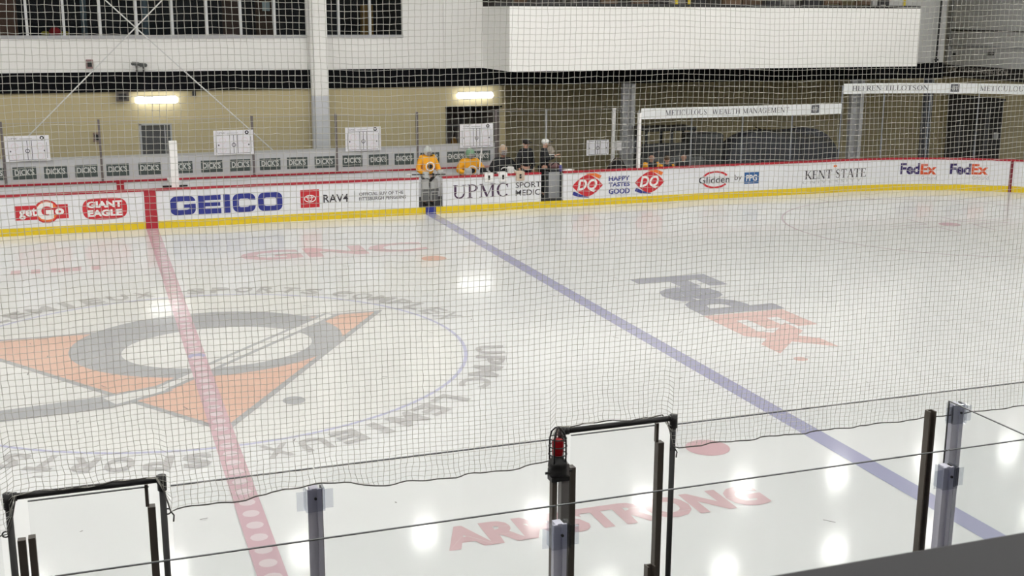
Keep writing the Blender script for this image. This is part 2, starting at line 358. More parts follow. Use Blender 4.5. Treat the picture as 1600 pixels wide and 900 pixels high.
MSH = mat('shutter_grey', (232, 232, 230), .5); yL = atX(1490, 30, EX)[1]
sl0 = atX(1490, 70, EX)[2]
for k in range(26): bx('slat', (EX-.06, yL-6, sl0+.1*k+.008), (EX-.02, yL, sl0+.1*k+.1), MSH, t)
bx('guide_rail', (EX-.12, yL, BZ1-.2), (EX, yL+.18, 7), mat('rail_grey', (178, 178, 178), .5), t)
bx('bottom_bar', (EX-.09, yL-6, sl0-.06), (EX-.02, yL, sl0+.008), GREY, t); bx('lintel', (EX-.1, yL-6, sl0+.55), (EX-.055, yL, sl0+.6), BLACK, t)
for u, vb, l in ((1456, 105, 'dark conduit pipe running down beside the balcony end'), (1477, 72, 'thin dark conduit pipe beside the roller shutter')):
    p = atY(u, vb, WY+.0); g = empty('conduit_pipe', (p[0], p[1]-.2, p[2]), l, 'pipe')
    MB().tube([(p[0], p[1]-.2, p[2]), (p[0]+.05, p[1]-.2, 8)], .035).build('pipe', BLACK, g); MB().box((p[0]-.06, p[1]-.26, p[2]+.25), (p[0]+.06, p[1]-.14, p[2]+.31)).build('clamp', BLACK, g)
struct(bx('wall_upper', (bxr, WY, BZ1), (28.7, WY+.2, CZ), mat('upper_grey', (204, 204, 202), .8)), 'grey upper wall strip right of the balcony')
for u, v, w in ((1492, 85, .1), (1546, 84, .12), (1552, 84, .12)):
    p = atX(u, v, EX); tag(MB().box((EX-.08, p[1]-w/2, p[2]-.06), (EX, p[1]+w/2, p[2]+.06)).box((EX-.1, p[1]-w/4, p[2]-.03), (EX-.08, p[1]+w/4, p[2]+.03)).build('junction_box', BLACK), 'small dark junction box above the black sign band', 'electrical box', 'small boxes on the end wall')
# double doors in the end wall
yd0, yd1 = atX(1480, 200, EX)[1], atX(1565, 200, EX)[1]; zd = atX(1522, 153, EX)[2]
t = empty('door_1', (EX, (yd0+yd1)/2, -.07), 'dark double door with narrow glass panes in end wall', kind='structure')
DD = mat('door_dark', (44, 44, 48), .5); ym = (yd0+yd1)/2
bx('door_frame', (EX-.05, yd1-.08, zd), (EX, yd0+.08, zd+.08), DD, t)
for a, b in ((yd0, ym+.02), (ym-.02, yd1)):
    lf = bx('door_leaf', (EX-.05, b, -.07), (EX-.005, a, zd), DD, t)
    c = (a+b)/2; bx('pane', (EX-.06, c-.16, .3), (EX-.05, c+.12, zd-.3), mat('door_glass', (88, 90, 96), .15), lf)
hp = atX(1556, 212, EX-.08); bx('handle', (EX-.1, hp[1]-.1, hp[2]-.12), (EX-.05, hp[1]+.1, hp[2]+.12), PANEL, t)
# door and passage opening in the left tan wall
t = empty('door_2', ((d0+d1)/2, WY, -.07), 'dark grey door in the tan wall behind bench', kind='structure')
bx('door_leaf', (d0+.06, WY+.04, -.07), (d1-.22, WY+.1, dz-.05), mat('door_grey', (72, 74, 76), .5), t)
bx('side_light', (d1-.2, WY+.04, -.07), (d1-.05, WY+.1, dz-.05), mat('side_light', (96, 98, 100), .3), t)
MB().box((d0, WY-.02, -.07), (d0+.06, WY+.15, dz)).box((d1-.05, WY-.02, -.07), (d1, WY+.15, dz)).box((d0, WY-.02, dz-.05), (d1, WY+.15, dz)).box((d1-.22, WY-.01, -.07), (d1-.19, WY+.12, dz)).build('door_frame', GREY, t)
pm = mat('passage', (150, 140, 134), .8)
struct(MB().box((o0-.1, WY+.2, -.07), (o0, WY+3, oz)).box((o1-.02, WY+.2, -.07), (o1, WY+3, oz)).box((o0, WY+3, -.07), (o1, WY+3.1, oz)).box((o0, WY+.2, oz), (o1, WY+3, oz+.1)).build('wall_passage', pm), 'dim passage opening in tan wall behind whiteboard')
struct(bx('trim_4', (o0, WY-.03, oz-.05), (o1, WY+.1, oz), BAND), 'black lintel over the passage opening')
t = empty('storage_rack', ((o0+o1)/2, WY+2.4, -.07), 'dark storage rack with hung gear inside the passage', 'rack')
for x in (o0+.5, o0+1.25): bx('upright', (x, WY+2.2, -.07), (x+.06, WY+2.6, 2.3), mat('rack_grey', (128, 130, 140), .5), t)
for z in (.5, 1.2, 1.9): bx('shelf', (o0+.5, WY+2.2, z), (o0+1.31, WY+2.6, z+.05), mat('rack_grey', (128, 130, 140), .5), t)
q = atY(709, 212, WY+1.5); t = empty('mesh_bag', (q[0], WY+1.5, -.07), 'amber mesh gear bag leaning inside the passage', 'bag')
MB().lathe([(.12, 0), (.22, .3), (.2, .9), (.12, 1.5), (.05, 1.7)], (q[0], WY+1.5, -.07), 10).build('sack', mat('bag_amber', (150, 110, 40), .8), t, True); MB().tube([(q[0], WY+1.5, 1.6), (q[0]+.05, WY+1.5, 1.8), (q[0]-.03, WY+1.5, 1.9)], .02, 6).build('drawstring', BLACK, t)

# wall lamps
for u0, u1, v, l in ((211, 278, 156, 'lit white tube lamp above the grey door'), (714, 770, 149, 'lit white tube lamp above the passage opening')):
    a = atY(u0, v, WY-.12); b = atY(u1, v, WY-.12); z = a[2]*.5+b[2]*.5
    t = empty('wall_lamp', ((a[0]+b[0])/2, WY, z), l, 'lamp')
    bx('housing', (a[0]+.05, WY-.06, z-.06), (b[0]-.05, WY, z+.1), PANEL, t)
    MB().tube([(a[0], WY-.13, z), (a[0]+.06, WY-.13, z), (b[0]-.06, WY-.13, z), (b[0], WY-.13, z)], [.07, .105, .105, .07], 12).build('diffuser', mat('lamp_glow', (250, 252, 255), .5, emit=WALLLAMP), t, True)
# small fixtures on the walls
def fixture(nm, u, v, w, h, d, Y, label, cat, M=BLACK):
    p = atY(u, v, Y); t = empty(nm, (p[0], Y, p[2]), label, cat)
    bx('body', (p[0]-w/2, Y-d, p[2]-h/2), (p[0]+w/2, Y-.02, p[2]+h/2), M, t, bevel=.01); bx('mount', (p[0]-w/4, Y-.02, p[2]-h/4), (p[0]+w/4, Y, p[2]+h/4), BLACK, t)
    MB().box((p[0]-w*.3, Y-d-.02, p[2]-h*.3), (p[0]+w*.3, Y-d, p[2]+h*.3)).build('grille', BLACK, t)
fixture('alarm_strobe', 140, 100, .2, .26, .1, WY, 'small red and grey alarm strobe on the white wall', 'alarm', mat('alarm', (150, 120, 118), .5))
fixture('loudspeaker', 191, 150, .36, .28, .25, WY, 'dark box loudspeaker under the black band', 'speaker', mat('spk', (92, 84, 76), .6))
fixture('motion_sensor', 303, 146, .1, .15, .1, WY, 'tiny dark sensor under the black band', 'sensor')
fixture('notice_box', 151, 214, .2, .28, .1, WY, 'small brownish box on the tan wall behind glass post', 'box', mat('nb', (140, 120, 106), .6))
for u, hx in ((214, -.12), (225, -.1)):
    lb = 'taller dark security camera on the black band nearer the alarm strobe' if u < 220 else 'shorter dark security camera on the black band nearer the column'
    p = atY(u, 112, WY-.1); zt = atY(u, 100 if u < 220 else 102, WY-.1)[2]
    t = empty('security_camera', (p[0], WY-.1, BZ1), lb, 'camera', 'camera pair on the black band')
    MB().tube([(p[0], WY-.06, BZ1), (p[0], WY-.06, zt)], .03).build('post', BLACK, t); MB().tube([(p[0]+.06, WY-.1, zt), (p[0]+hx, WY-.3, zt+.02)], .055).build('barrel', mat('cam_grey', (80, 82, 80), .5), t)

# ceiling lamps (mirror images of the far rows are the bright patches on the ice)
LM = mat('ceiling_lamp_glow', (255, 253, 248), .5, emit=LAMP)
proto = None
for r, Y in enumerate((10.9, 6.04, 1.1, -3.8, -8.7, -13.6, -18.5)):  # last two rows unseen, added to brighten the near posts and net
    for k in range(-7, 8):
        x = 3.4+3.5*k+(0.0 if r != 1 else .1)
        if proto is None:
            t = empty('ceiling_lamp', (x, Y, 9.0), 'rectangular high bay lamp hanging under the roof', 'lamp', 'high bay lamps over the ice')
            MB().box((x-.36, Y-.22, 9.02), (x+.36, Y+.22, 9.12)).build('housing', GREY, t); MB().box((x-.33, Y-.19, 8.995), (x+.33, Y+.19, 9.015)).build('lens', LM, t)
            MB().tube([(x-.25, Y, 9.12), (x-.25, Y, CZ)], .01, 6).tube([(x+.25, Y, 9.12), (x+.25, Y, CZ)], .01, 6).build('hanger', BLACK, t)
            proto = t; px, py = x, Y
        else: copy_tree(proto, (x-px, Y-py, 0))

# ------------------------------------------------------------------ paint on the ice (children of the ice)
def icep(nm, P, M, z, fn=None): return flat(nm, P, (lambda x, y: (x, y, z)) if fn is None else fn, M, ice)
PRED = ice_paint('ice_red', (200, 168, 175)); PBLU = ice_paint('ice_blue', (160, 159, 188)); PCIR = ice_paint('ice_blue_pale', (182, 182, 208))
PGRY = ice_paint('ice_grey', (168, 168, 170)); PORG = ice_paint('ice_orange', (217, 180, 160)); PREDT = ice_paint('ice_red_text', (206, 174, 176))
PVIO = ice_paint('ice_violet', (156, 156, 166)); PERD = ice_paint('ice_ex', (213, 178, 171)); PTXT = ice_paint('ice_text', (182, 180, 180)); PTHIN = ice_paint('ice_thin', (192, 176, 182)); PCRM = ice_paint('ice_cream', (222, 222, 218))
icep('emblem_disc', disc(0, 0, 4.5, 4.5, 64), PCRM, .001)
icep('center_circle', arc(0, 0, 4.6, 4.6, 0, 360, .06, .06, 96), PCIR, .002)
# emblem: triangle, plain ring, stick
tri = [(-5.6, 2.55), (3.75, 2.15), (.13, -4.05)]
def inset(T, k): c = (sum(p[0] for p in T)/3, sum(p[1] for p in T)/3); return [(c[0]+(p[0]-c[0])*k, c[1]+(p[1]-c[1])*k) for p in T]
tri = [(-4.1, 2.2), (3.75, 2.15), (.05, -4.0)]
icep('emblem_outline', [tri], PGRY, .003); icep('emblem_triangle', [inset(tri, .95)], PORG, .004)
icep('emblem_ring', disc(.3, .9, 2.35, 2.15, 48), PGRY, .005); icep('emblem_ring_center', disc(.42, .5, 1.62, 1.3, 48), PCRM, .006)
icep('emblem_stick_outline', stroke([(2.75, 2.15), (-.75, -1.75)], .34)+stroke([(-.6, -1.65), (-1.5, -2.1), (-3.3, -2.3)], [.4, .62, .5]), PGRY, .007)
icep('emblem_stick', stroke([(2.7, 2.1), (-.75, -1.75)], .16)+stroke([(-.65, -1.68), (-1.45, -2.05)], [.2, .42]), PCRM, .008)
icep('emblem_puck', disc(1.17, -2.9, .17, .19), PGRY, .007)
def ring_text(txt, a0, a1, r=4.74, h=.5):
    for c, k in zip(txt, range(len(txt))):
        if c == ' ': continue
        a = math.radians(a0+(a1-a0)*(k/(len(txt)-1))); st = abs(a1-a0)/(len(txt)-1)*math.pi/180*r
        w = (.16 if c == 'I' else .8*st if c != 'M' else .95*st)
        P = fit(sans(c, .03), -w/2, 0, w/2, h)
        icep('ring_letter', P, PTXT, .0, lambda x, y: ((r+y)*math.cos(a)+x*math.sin(a), (r+y)*math.sin(a)-x*math.cos(a), .009))
for b in (0, 180):
    ring_text('LEMIEUX', 133+b, 97+b); ring_text('SPORTS', 85+b, 57+b); ring_text('COMPLEX', 49+b, 15+b); ring_text('UPMC', -14+b, -36+b)
icep('center_line', rect(-.1525, -12.95, .1525, 12.95), PRED, .0105)
icep('center_line_diamonds', sum([disc(0, y, .1, .1, 10) for y in np.arange(-12.7, 12.8, .34)], []), ice_paint('ice_pink', (214, 200, 203)), .0115)
icep('center_spot', disc(0, 0, .15, .15), PBLU, .0125)
for x in (7.77, -7.77): icep('blue_line', rect(x-.1525, -12.95, x+.1525, 12.95), PBLU, .003)
icep('goal_line', rect(27.1, -11.2, 27.16, 11.2), PRED, .003)
for x in (6.096, -6.096):
    for y in (6.706, -6.706): icep('faceoff_dot', disc(x, y, .3, .3), ice_paint('ice_dot', (204, 168, 172)) if y < 0 else ice_paint('ice_dot_far', (208, 170, 156)), .003)
for y in (6.706, -6.706):
    icep('faceoff_dot', disc(21.03, y, .3, .3), PRED, .003); icep('faceoff_circle', arc(21.03, y, 4.6, 4.6, 0, 360, .06, .06, 80), PTHIN, .003)
    hm = []
    for sx in (-1, 1):
        for sy in (-1, 1):
            x0, y0 = 21.03+sx*.6, y+sy*.23; hm += rect(min(x0, x0+sx*1.2), y0-.025, max(x0, x0+sx*1.2), y0+.025)+rect(x0-.025, min(y0, y0+sy*.9), x0+.025, max(y0, y0+sy*.9))
        for dx in (-.85, .85): hm += rect(21.03+dx-.025, min(y+sx*4.6, y+sx*5.2), 21.03+dx+.025, max(y+sx*4.6, y+sx*5.2))
    icep('faceoff_marks', hm, PTHIN, .003)
icep('ice_lettering', fit(sans('GNC', .04), 1.75, 7.75, 6.3, 8.9), PREDT, .003)
icep('ice_lettering', fit(sans('ARMSTRONG', .05), 1.9, -8.62, 5.95, -8.02), PREDT, .003)
rotm = lambda x, y: (x, y)
def fx(P, z, M): return icep('ice_lettering', P, M, z, lambda x, y: (9.5+y, 3.1-x, z))
fed = fit(sans('Fed', .05), 0, 0, 3.35, 1.85); fx(fed, .003, PVIO); fx(fit(sans('Ex', .05), 3.42, 0, 6.15, 1.75), .003, PERD); fx(disc(6.55, .15, .12, .12), .003, PERD)
icep('ice_lettering', fit(sans('- - --- -', .02), -3.3, 7.9, -1.4, 8.35), PREDT, .003)
# skate scuffs
random.seed(11); sc = []
for k in range(70):
    x, y, a, l = random.uniform(-4, 14), random.uniform(-12.3, 10), random.uniform(0, 6.28), random.uniform(.03, .16); sc += stroke([(x, y), (x+l*math.cos(a), y+l*math.sin(a))], .018)
tag(icep('skate_scuffs', sc, ice_paint('scuff', (130, 128, 126)), .013), kind='stuff')

# ------------------------------------------------------------------ dasher boards
def bpath(s, d=0):       # far boards: straight, then the corner, then the end
    if s <= HX: return (s, HZ-d)
    q = RR*math.pi/2
    if s < HX+q: a = (s-HX)/RR; return (HX+(RR-d)*math.sin(a), 4.42+(RR-d)*math.cos(a))
    return (HX+RR-d, 4.42-(s-HX-q))
def bpix(u, v):          # pixel -> (s, z) on the board face
    p = atY(u, v, HZ)
    if p[0] <= HX: return p[0], p[2]
    d = ray(u, v); ox, oy = CAM[0]-HX, CAM[1]-4.42
    A = d[0]**2+d[1]**2; B = 2*(ox*d[0]+oy*d[1]); C = ox*ox+oy*oy-RR*RR; k = (-B+math.sqrt(B*B-4*A*C))/(2*A)
    p = CAM+d*k; return HX+RR*math.atan2(p[0]-HX, p[1]-4.42), p[2]
def strip(s0, s1, z0, z1, d0, d1, path=bpath):
    b = MB(); n = max(1, int((s1-s0)/.45)) if s1 > HX else 1; vs = []; fs = []
    for i in range(n+1):
        s = s0+(s1-s0)*i/n
        for d, z in ((d0, z0), (d1, z0), (d1, z1), (d0, z1)): x, y = path(s, d); vs.append((x, y, z))
    for i in range(n):
        for k in range(4): fs.append((i*4+k, i*4+(k+1) % 4, i*4+4+(k+1) % 4, i*4+4+k))
    fs += [(0, 3, 2, 1), (n*4, n*4+1, n*4+2, n*4+3)]
    return b.add(vs, fs)
def board(s0, s1, label, path=bpath, kick=True):
    x, y = path((s0+s1)/2); t = empty('dasher_board', (x, y, 0), label, 'dasher board', 'boards around the ice')
    n = max(1, round((s1-s0)/2.44))
    for i in range(n):
        a, b = s0+(s1-s0)*i/n, s0+(s1-s0)*(i+1)/n
        strip(a+.002, b-.002, .2, 1.02, -.1, 0, path).build('panel', WHITE, t)
        strip(a, b, 1.02, 1.075, -.12, .025, path).build('cap_rail', RED, t)
        if kick: strip(a, b, 0, .2, -.1, .013, path).build('kick_plate', YEL, t)
    return t
def bprint(t, nm, P, M, d=.006): return flat(nm, P, lambda x, y: (*bpath(x, d), y), M, t)
def brect(u0, vt, vb, u1):
    s0, z1 = bpix(u0, vt); _, z0 = bpix(u0, vb); s1, _ = bpix(u1, vt); return s0, z0, s1, z1
g0, g1, g2, g3 = 7.43, 8.15, 11.2, 11.92
# getGo and GIANT EAGLE
t = board(-12.2, -.155, 'white board section with red grocery and petrol brand prints')
a = brect(22, 322.5, 345, 106); c0 = bpix(73, 330.5); rr = (a[3]-a[1])*.82
bprint(t, 'logo_band', rect(*a), REDP); bprint(t, 'logo_disc', disc(c0[0], c0[1], rr, rr), REDP, .007)
bprint(t, 'logo_arc', arc(c0[0], c0[1], rr*.86, rr*.86, 25, 155, .09, .09)+arc(c0[0], c0[1], rr*.86, rr*.86, 205, 335, .09, .09), ORG, .009)
h = a[3]-a[1]
bprint(t, 'lettering', fit(sans('get', .03), a[0]+.1, a[1]+.02, c0[0]-.24, a[3]-.06), WPR, .011); bprint(t, 'lettering', fit(sans('G', .05), c0[0]-.25, c0[1]-.22, c0[0]+.17, c0[1]+.25), WPR, .011); bprint(t, 'lettering', fit(sans('o', .05), c0[0]+.2, a[1]+.1, a[2]-.1, a[3]-.1), WPR, .011)
c1 = bpix(164, 326); w, hh = (bpix(199, 326)[0]-bpix(129, 326)[0])/2, .29
bprint(t, 'logo_badge', [[(c1[0]+w*math.copysign(abs(math.cos(q))**.45, math.cos(q)), c1[1]+hh*math.copysign(abs(math.sin(q))**.8, math.sin(q))) for q in [2*math.pi*k/40 for k in range(40)]]], REDP)
bprint(t, 'lettering', fit(sans('GIANT', .05), c1[0]-w*.8, c1[1]+.03, c1[0]+w*.8, c1[1]+.21), WPR, .009); bprint(t, 'lettering', fit(sans('EAGLE', .05), c1[0]-w*.78, c1[1]-.2, c1[0]+w*.76, c1[1]-.02), WPR, .009)
# centre stripe
t = empty('center_stripe_board', (0, HZ, 0), 'narrow red board stripe where the centre line ends', 'dasher board')
strip(-.153, .153, .0, 1.02, -.1, .018).build('panel', RED, t); strip(-.155, .155, 1.02, 1.075, -.12, .025).build('cap_rail', RED, t)
# GEICO and RAV4
t = board(.155, g0, 'white board section with big blue block letters and car print')
a = brect(265, 307.5, 337, 441); lw = (a[2]-a[0]); h = a[3]-a[1]
def rr_ring(x0, y0, x1, y1, th, gap=None):
    def rp(x0, y0, x1, y1, r):
        o = []
        for cx, cy, q in ((x1-r, y1-r, 0), (x0+r, y1-r, 90), (x0+r, y0+r, 180), (x1-r, y0+r, 270)):
            o += [(cx+r*math.cos(math.radians(q+90*k/5)), cy+r*math.sin(math.radians(q+90*k/5))) for k in range(6)]
        return o
    A = rp(x0, y0, x1, y1, .16); B = rp(x0+th*1.2, y0+th, x1-th*1.2, y1-th, .06); n = len(A); o = []
    for i in range(n):
        j = (i+1) % n
        my = (A[i][1]+A[j][1])/2; mx = (A[i][0]+A[j][0])/2
        o.append([A[i], A[j], B[j], B[i]])
    return o
cw = [.222, .2, .058, .205, .222]; gp = (1-sum(cw))/4; x = a[0]; GE = []; cut = []
for i, c in enumerate('GEICO'):
    w = cw[i]*lw; y0, y1 = a[1], a[3]; th = h*.27
    if c in 'GCO': GE += rr_ring(x, y0, x+w, y1, th)
    if c == 'C': cut += rect(x+w*.62, y0+h*.36, x+w+.02, y0+h*.64)
    if c == 'G': cut += rect(x+w*.62, y0+h*.58, x+w+.02, y0+h*.72); GE += rect(x+w*.52, y0+h*.38, x+w, y0+h*.56)
    if c == 'E': GE += rect(x, y0, x+w*.3, y1)+rect(x, y0, x+w, y0+th)+rect(x, y1-th, x+w, y1)+rect(x, y0+h*.4, x+w*.97, y0+h*.6)
    if c == 'I': GE += rect(x, y0, x+w, y1)
    x += w+gp*lw
bprint(t, 'lettering', GE, BLUE); bprint(t, 'lettering_gap', cut, WHITE, .008)
a = brect(469, 297, 325, 498.5); cx, cy = (a[0]+a[2])/2, (a[1]+a[3])/2; w = (a[2]-a[0])
bprint(t, 'logo_square', rect(*a), REDP); bprint(t, 'logo_ovals', arc(cx, cy, .32*w, .2*w, 0, 360, .045*w, .045*w)+arc(cx, cy+.03*w, .13*w, .17*w, 0, 360, .035*w, .035*w)+arc(cx, cy+.1*w, .23*w, .08*w, 0, 360, .035*w, .035*w), WPR, .008)
a = brect(505, 304.3, 317, 544); bprint(t, 'lettering', fit(sans('RAV4', .012), *a), DARK)
a = brect(553, 298, 315, 554); bprint(t, 'divider_line', rect(*a), GREY)
a = brect(561, 301, 306, 630); bprint(t, 'lettering', fit(sans('OFFICIAL SUV OF THE', .01), *a), DARK)
a = brect(561, 308.4, 313.5, 634); bprint(t, 'lettering', fit(sans('PITTSBURGH PENGUINS', .01), *a), DARK)
# kick plate under the two open gates, blue where the blue line ends
def sill(s0, s1, label):
    t = empty('gate_sill', ((s0+s1)/2, HZ, 0), label, 'gate sill'); strip(s0, s1, 0, .2, -.1, .013).build('kick_plate', YEL, t); strip(s0, s1, .2, .215, -.1, .0).build('threshold', BLACK, t); return t
t = sill(g0, g1, 'yellow sill with blue block under the gate of the sitting goalie'); strip(7.62, 7.93, .0, .203, 0, .022).build('blue_block', BLUE, t)
sill(g2, g3, 'yellow sill under the open gate beside the standing men')
# UPMC
t = board(g1, g2, 'white board section with purple serif hospital letters between two gates')
a = brect(707, 289, 311, 793.5); bprint(t, 'lettering', fit(serif('UPMC', .06), *a), mat('print_plum', (74, 48, 78), .4))
a = brect(798.5, 286, 306, 799.5); bprint(t, 'divider_line', rect(*a), GREY)
a = brect(805.5, 285.2, 293.8, 845); bprint(t, 'lettering', fit(sans('SPORT', .006), *a), DARK)
a = brect(805.5, 297, 306, 844); bprint(t, 'lettering', fit(sans('MEDIC', .006), *a), DARK)
# DQ, Glidden
t = board(g3, 18.9, 'white board section with red lip shaped ice cream prints and paint maker print')
for u0, u1, v in ((894, 942, 290), (992, 1038, 284.5)):
    c0 = bpix((u0+u1)/2, v); w = (bpix(u1, v)[0]-bpix(u0, v)[0])/2; h = .33
    lens = [(c0[0]+w*q, c0[1]+h*(1-abs(q)**1.7)) for q in np.linspace(-1, 1, 17)]+[(c0[0]+w*q, c0[1]-h*(1-abs(q)**1.7)) for q in np.linspace(1, -1, 17)[1:-1]]
    bprint(t, 'logo_lens', [lens], REDP)
    bprint(t, 'logo_swoosh', stroke([(c0[0]-.1*w, c0[1]+h*1.08), (c0[0]+.4*w, c0[1]+h*1.02), (c0[0]+.85*w, c0[1]+h*.72)], [.02, .1, .12]), ORG, .008)
    bprint(t, 'logo_swoosh', stroke([(c0[0]-.95*w, c0[1]-h*.62), (c0[0]-.5*w, c0[1]-h*.92), (c0[0]+.1*w, c0[1]-h*1.08)], [.12, .09, .02]), BLUE, .008)
    bprint(t, 'lettering', fit(sans('DQ', .03, .25), c0[0]-.68*w, c0[1]-.2, c0[0]+.62*w, c0[1]+.2), WPR, .01)
for tx, v0, v1 in (('HAPPY', 275.7, 283), ('TASTES', 285.3, 292), ('GOOD', 295, 303.6)): bprint(t, 'lettering', fit(sans(tx, .035), *brect(951, v0, v1, 984)), BLUE)
a = brect(1092, 276.5, 287.5, 1140); bprint(t, 'lettering', fit(sans('Glidden', .01), *a), DARK, .01)
c0 = bpix(1117.5, 280.7); w = (bpix(1139, 280)[0]-bpix(1096, 280)[0])/2
bprint(t, 'logo_oval', arc(c0[0], c0[1], w, .28, 28, 152, .07, .06)+arc(c0[0], c0[1], w, .28, 205, 325, .07, .06), REDP)
a = brect(1148, 273, 284, 1159); bprint(t, 'lettering', fit(sans('by', .0), *a), DARK)
a = brect(1163, 269.5, 287.5, 1186); bprint(t, 'logo_square', rect(*a), mat('print_ppg', (40, 92, 150), .4)); bprint(t, 'lettering', fit(sans('PPG', .02), a[0]+.07, a[1]+.09, a[2]-.07, a[3]-.08), WPR, .01)
# corner boards
t = board(18.9, bpix(1576.5, 290)[0], 'curved white board section with university and parcel carrier prints')
a = brect(1258, 266.3, 281, 1353); bprint(t, 'lettering', fit(serif('KENT STATE', .05), *a), DARK, .01)
a = brect(1254, 283.3, 287.5, 1345); bprint(t, 'lettering', fit(sans('U N I V E R S I T Y', .0), *a), GREY, .01)
c0 = bpix(1305, 259.5); bprint(t, 'logo_sun', disc(c0[0], c0[1], .07, .04, 12), ORG, .01)
PURP = mat('print_purple', (52, 36, 96), .4); ORR = mat('print_orange_red', (214, 84, 40), .4)
for u0, um, u1, g in ((1407.5, 1438, 1464, 1439), (1485, 1518, 1545, 1519)):
    bprint(t, 'lettering', fit(sans('Fed', .035), *brect(u0, 255, 272.5, um)), PURP, .012); bprint(t, 'lettering', fit(sans('Ex', .035), *brect(um+1, 256, 272.5, u1)), ORR, .012)
    bprint(t, 'lettering', fit(sans('Ground', .0), *brect(g, 274.5, 280.5, u1)), GREY, .012)
gs = bpix(1579, 280)[0]
t = empty('goal_stripe_board', (*bpath(gs), 0), 'narrow dark red board stripe where the goal line ends', 'dasher board'); strip(gs-.05, gs+.05, 0, 1.02, -.1, .018).build('panel', mat('stripe_red', (120, 30, 44), .4), t); strip(gs-.05, gs+.05, 1.02, 1.075, -.12, .025).build('cap_rail', RED, t)
board(gs+.05, HX+RR*math.pi/2+12, 'white board section past the goal line stripe')
# near boards, hidden under the frame
npath = lambda s, d=0: (s, -HZ+d)
board(-10, -2.07, 'white near board section beside the penalty box gate', npath); board(-1.21, 1.39, 'white near board section between the penalty gates', npath); board(2.23, 9, 'white near board section past the penalty gates', npath)

# ------------------------------------------------------------------ benches across the ice
BKY = 15.0
t = empty('bench_back_wall', (2, BKY, 0), 'low white back wall with red cap behind the benches', 'bench wall')
for i in range(8): bx('panel', (-9+i*2.5+.003, BKY, -.07), (-6.5+i*2.5-.003, BKY+.1, 1.02), WHITE, t)
bx('cap_rail', (-9, BKY-.03, 1.02), (11, BKY+.12, 1.07), RED, t)
p = atY(188, 290, BKY); bx('red_stripe', (p[0]-.1, BKY-.04, .4), (p[0]+.1, BKY, 1.08), RED, t)
struct(bx('floor', (-9, HZ+.12, -.07), (14.4, BKY, .19), mat('bench_rubber', (60, 60, 62), .8)), 'raised rubber floor of the players benches')
# advert strip panels on the back wall, glass above, posts between
px_ = [atY(u, 260, BKY)[0] for u in (-110, 7, 159, 397, 527, 653, 775)]
SIGN = mat('sign_green_grey', (74, 84, 82), .6); STX = mat('sign_text', (206, 208, 206), .6)
dk = [(18, 55), (68, 103), (116, 152), (166, 200), (216, 250), (278, 301), (314, 347), (359, 392), (406, 438), (449, 480), (492, 523), (536, 566), (577, 607), (617, 647), (656, 688), (698, 728), (738, 766)]
dk = [(-34, 6)]+dk
ztop = atY(600, 229, BKY)[2]
names = ['under the first whiteboard', 'left of the grey door', 'before the white column', 'right of the white column', 'behind the yellow goalie', 'under the passage whiteboard']
for i in range(6):
    x0, x1 = px_[i], px_[i+1]
    t = empty('advert_panel', ((x0+x1)/2, BKY+.03, 1.07), 'grey advert panel with dark store name signs '+names[i], 'advert panel')
    bx('backing', (x0+.034, BKY+.03, 1.07), (x1-.034, BKY+.05, ztop-.06), PANEL, t); bx('top_ledge', (x0+.034, BKY+.02, ztop-.06), (x1-.034, BKY+.06, ztop), mat('ledge_grey', (180, 181, 180), .6), t)
    for u0, u1 in dk:
        a = atY(u0, 250, BKY)[0]; b = atY(u1, 250, BKY)[0]
        if u0 == 278: a = b-.62
        if not (x0 <= (a+b)/2 < x1): continue
        c = (a+b)/2; z0, z1 = 1.2, 1.54; a, b = c-.3, c+.3
        sg = bx('sign', (a, BKY+.02, z0), (b, BKY+.03, z1), SIGN, t)
        flat('lettering', fit(sans("DICK'S", .03), a+.05, z0+.11, b-.05, z1-.06), lambda x, y: (x, BKY+.015, y), STX, sg)
    g = empty('glass_screen', ((x0+x1)/2, BKY+.06, 1.07), 'clear glass pane standing above advert panel '+names[i], 'glass screen', 'panes behind the benches')
    bx('pane', (x0+.034, BKY+.065, 1.07), (x1-.034, BKY+.077, 2.72), GLASS, g); bx('edge', (x0+.034, BKY+.066, 2.72), (x1-.034, BKY+.076, 2.73), GREY, g)
for i, x in enumerate(px_[1:]):
    t = empty('glass_post', (x, BKY+.04, 1.07), 'slim brown grey bench post '+('left of the first whiteboard', 'before the small brownish wall box', 'right of the second whiteboard', 'left of the third whiteboard', 'behind the standing gold goalie', 'right of the passage whiteboard')[i], 'post', 'posts behind the benches')
    bx('shaft', (x-.03, BKY+.0, 1.02), (x+.03, BKY+.1, 2.78), mat('post_brown', (112, 104, 104), .5), t); bx('foot', (x-.032, BKY-.025, 1.02), (x+.032, BKY+.11, 1.09), mat('post_brown', (112, 104, 104), .5), t)
# partition between the benches
t = empty('bench_partition', (.67, 14, .19), 'white partition standing between the two benches', 'partition')
bx('panel', (.58, HZ+.13, .19), (.76, BKY-.05, 1.1), WPR, t); bx('end_post', (.58, HZ+.13, 1.1), (.78, HZ+.35, atY(270, 221, HZ+.13)[2]), WPR, t); bx('latch', (.35, HZ+.15, 1.08), (.58, HZ+.25, 1.12), BLACK, t); bx('latch', (.78, HZ+.15, 1.08), (1.0, HZ+.25, 1.12), BLACK, t)
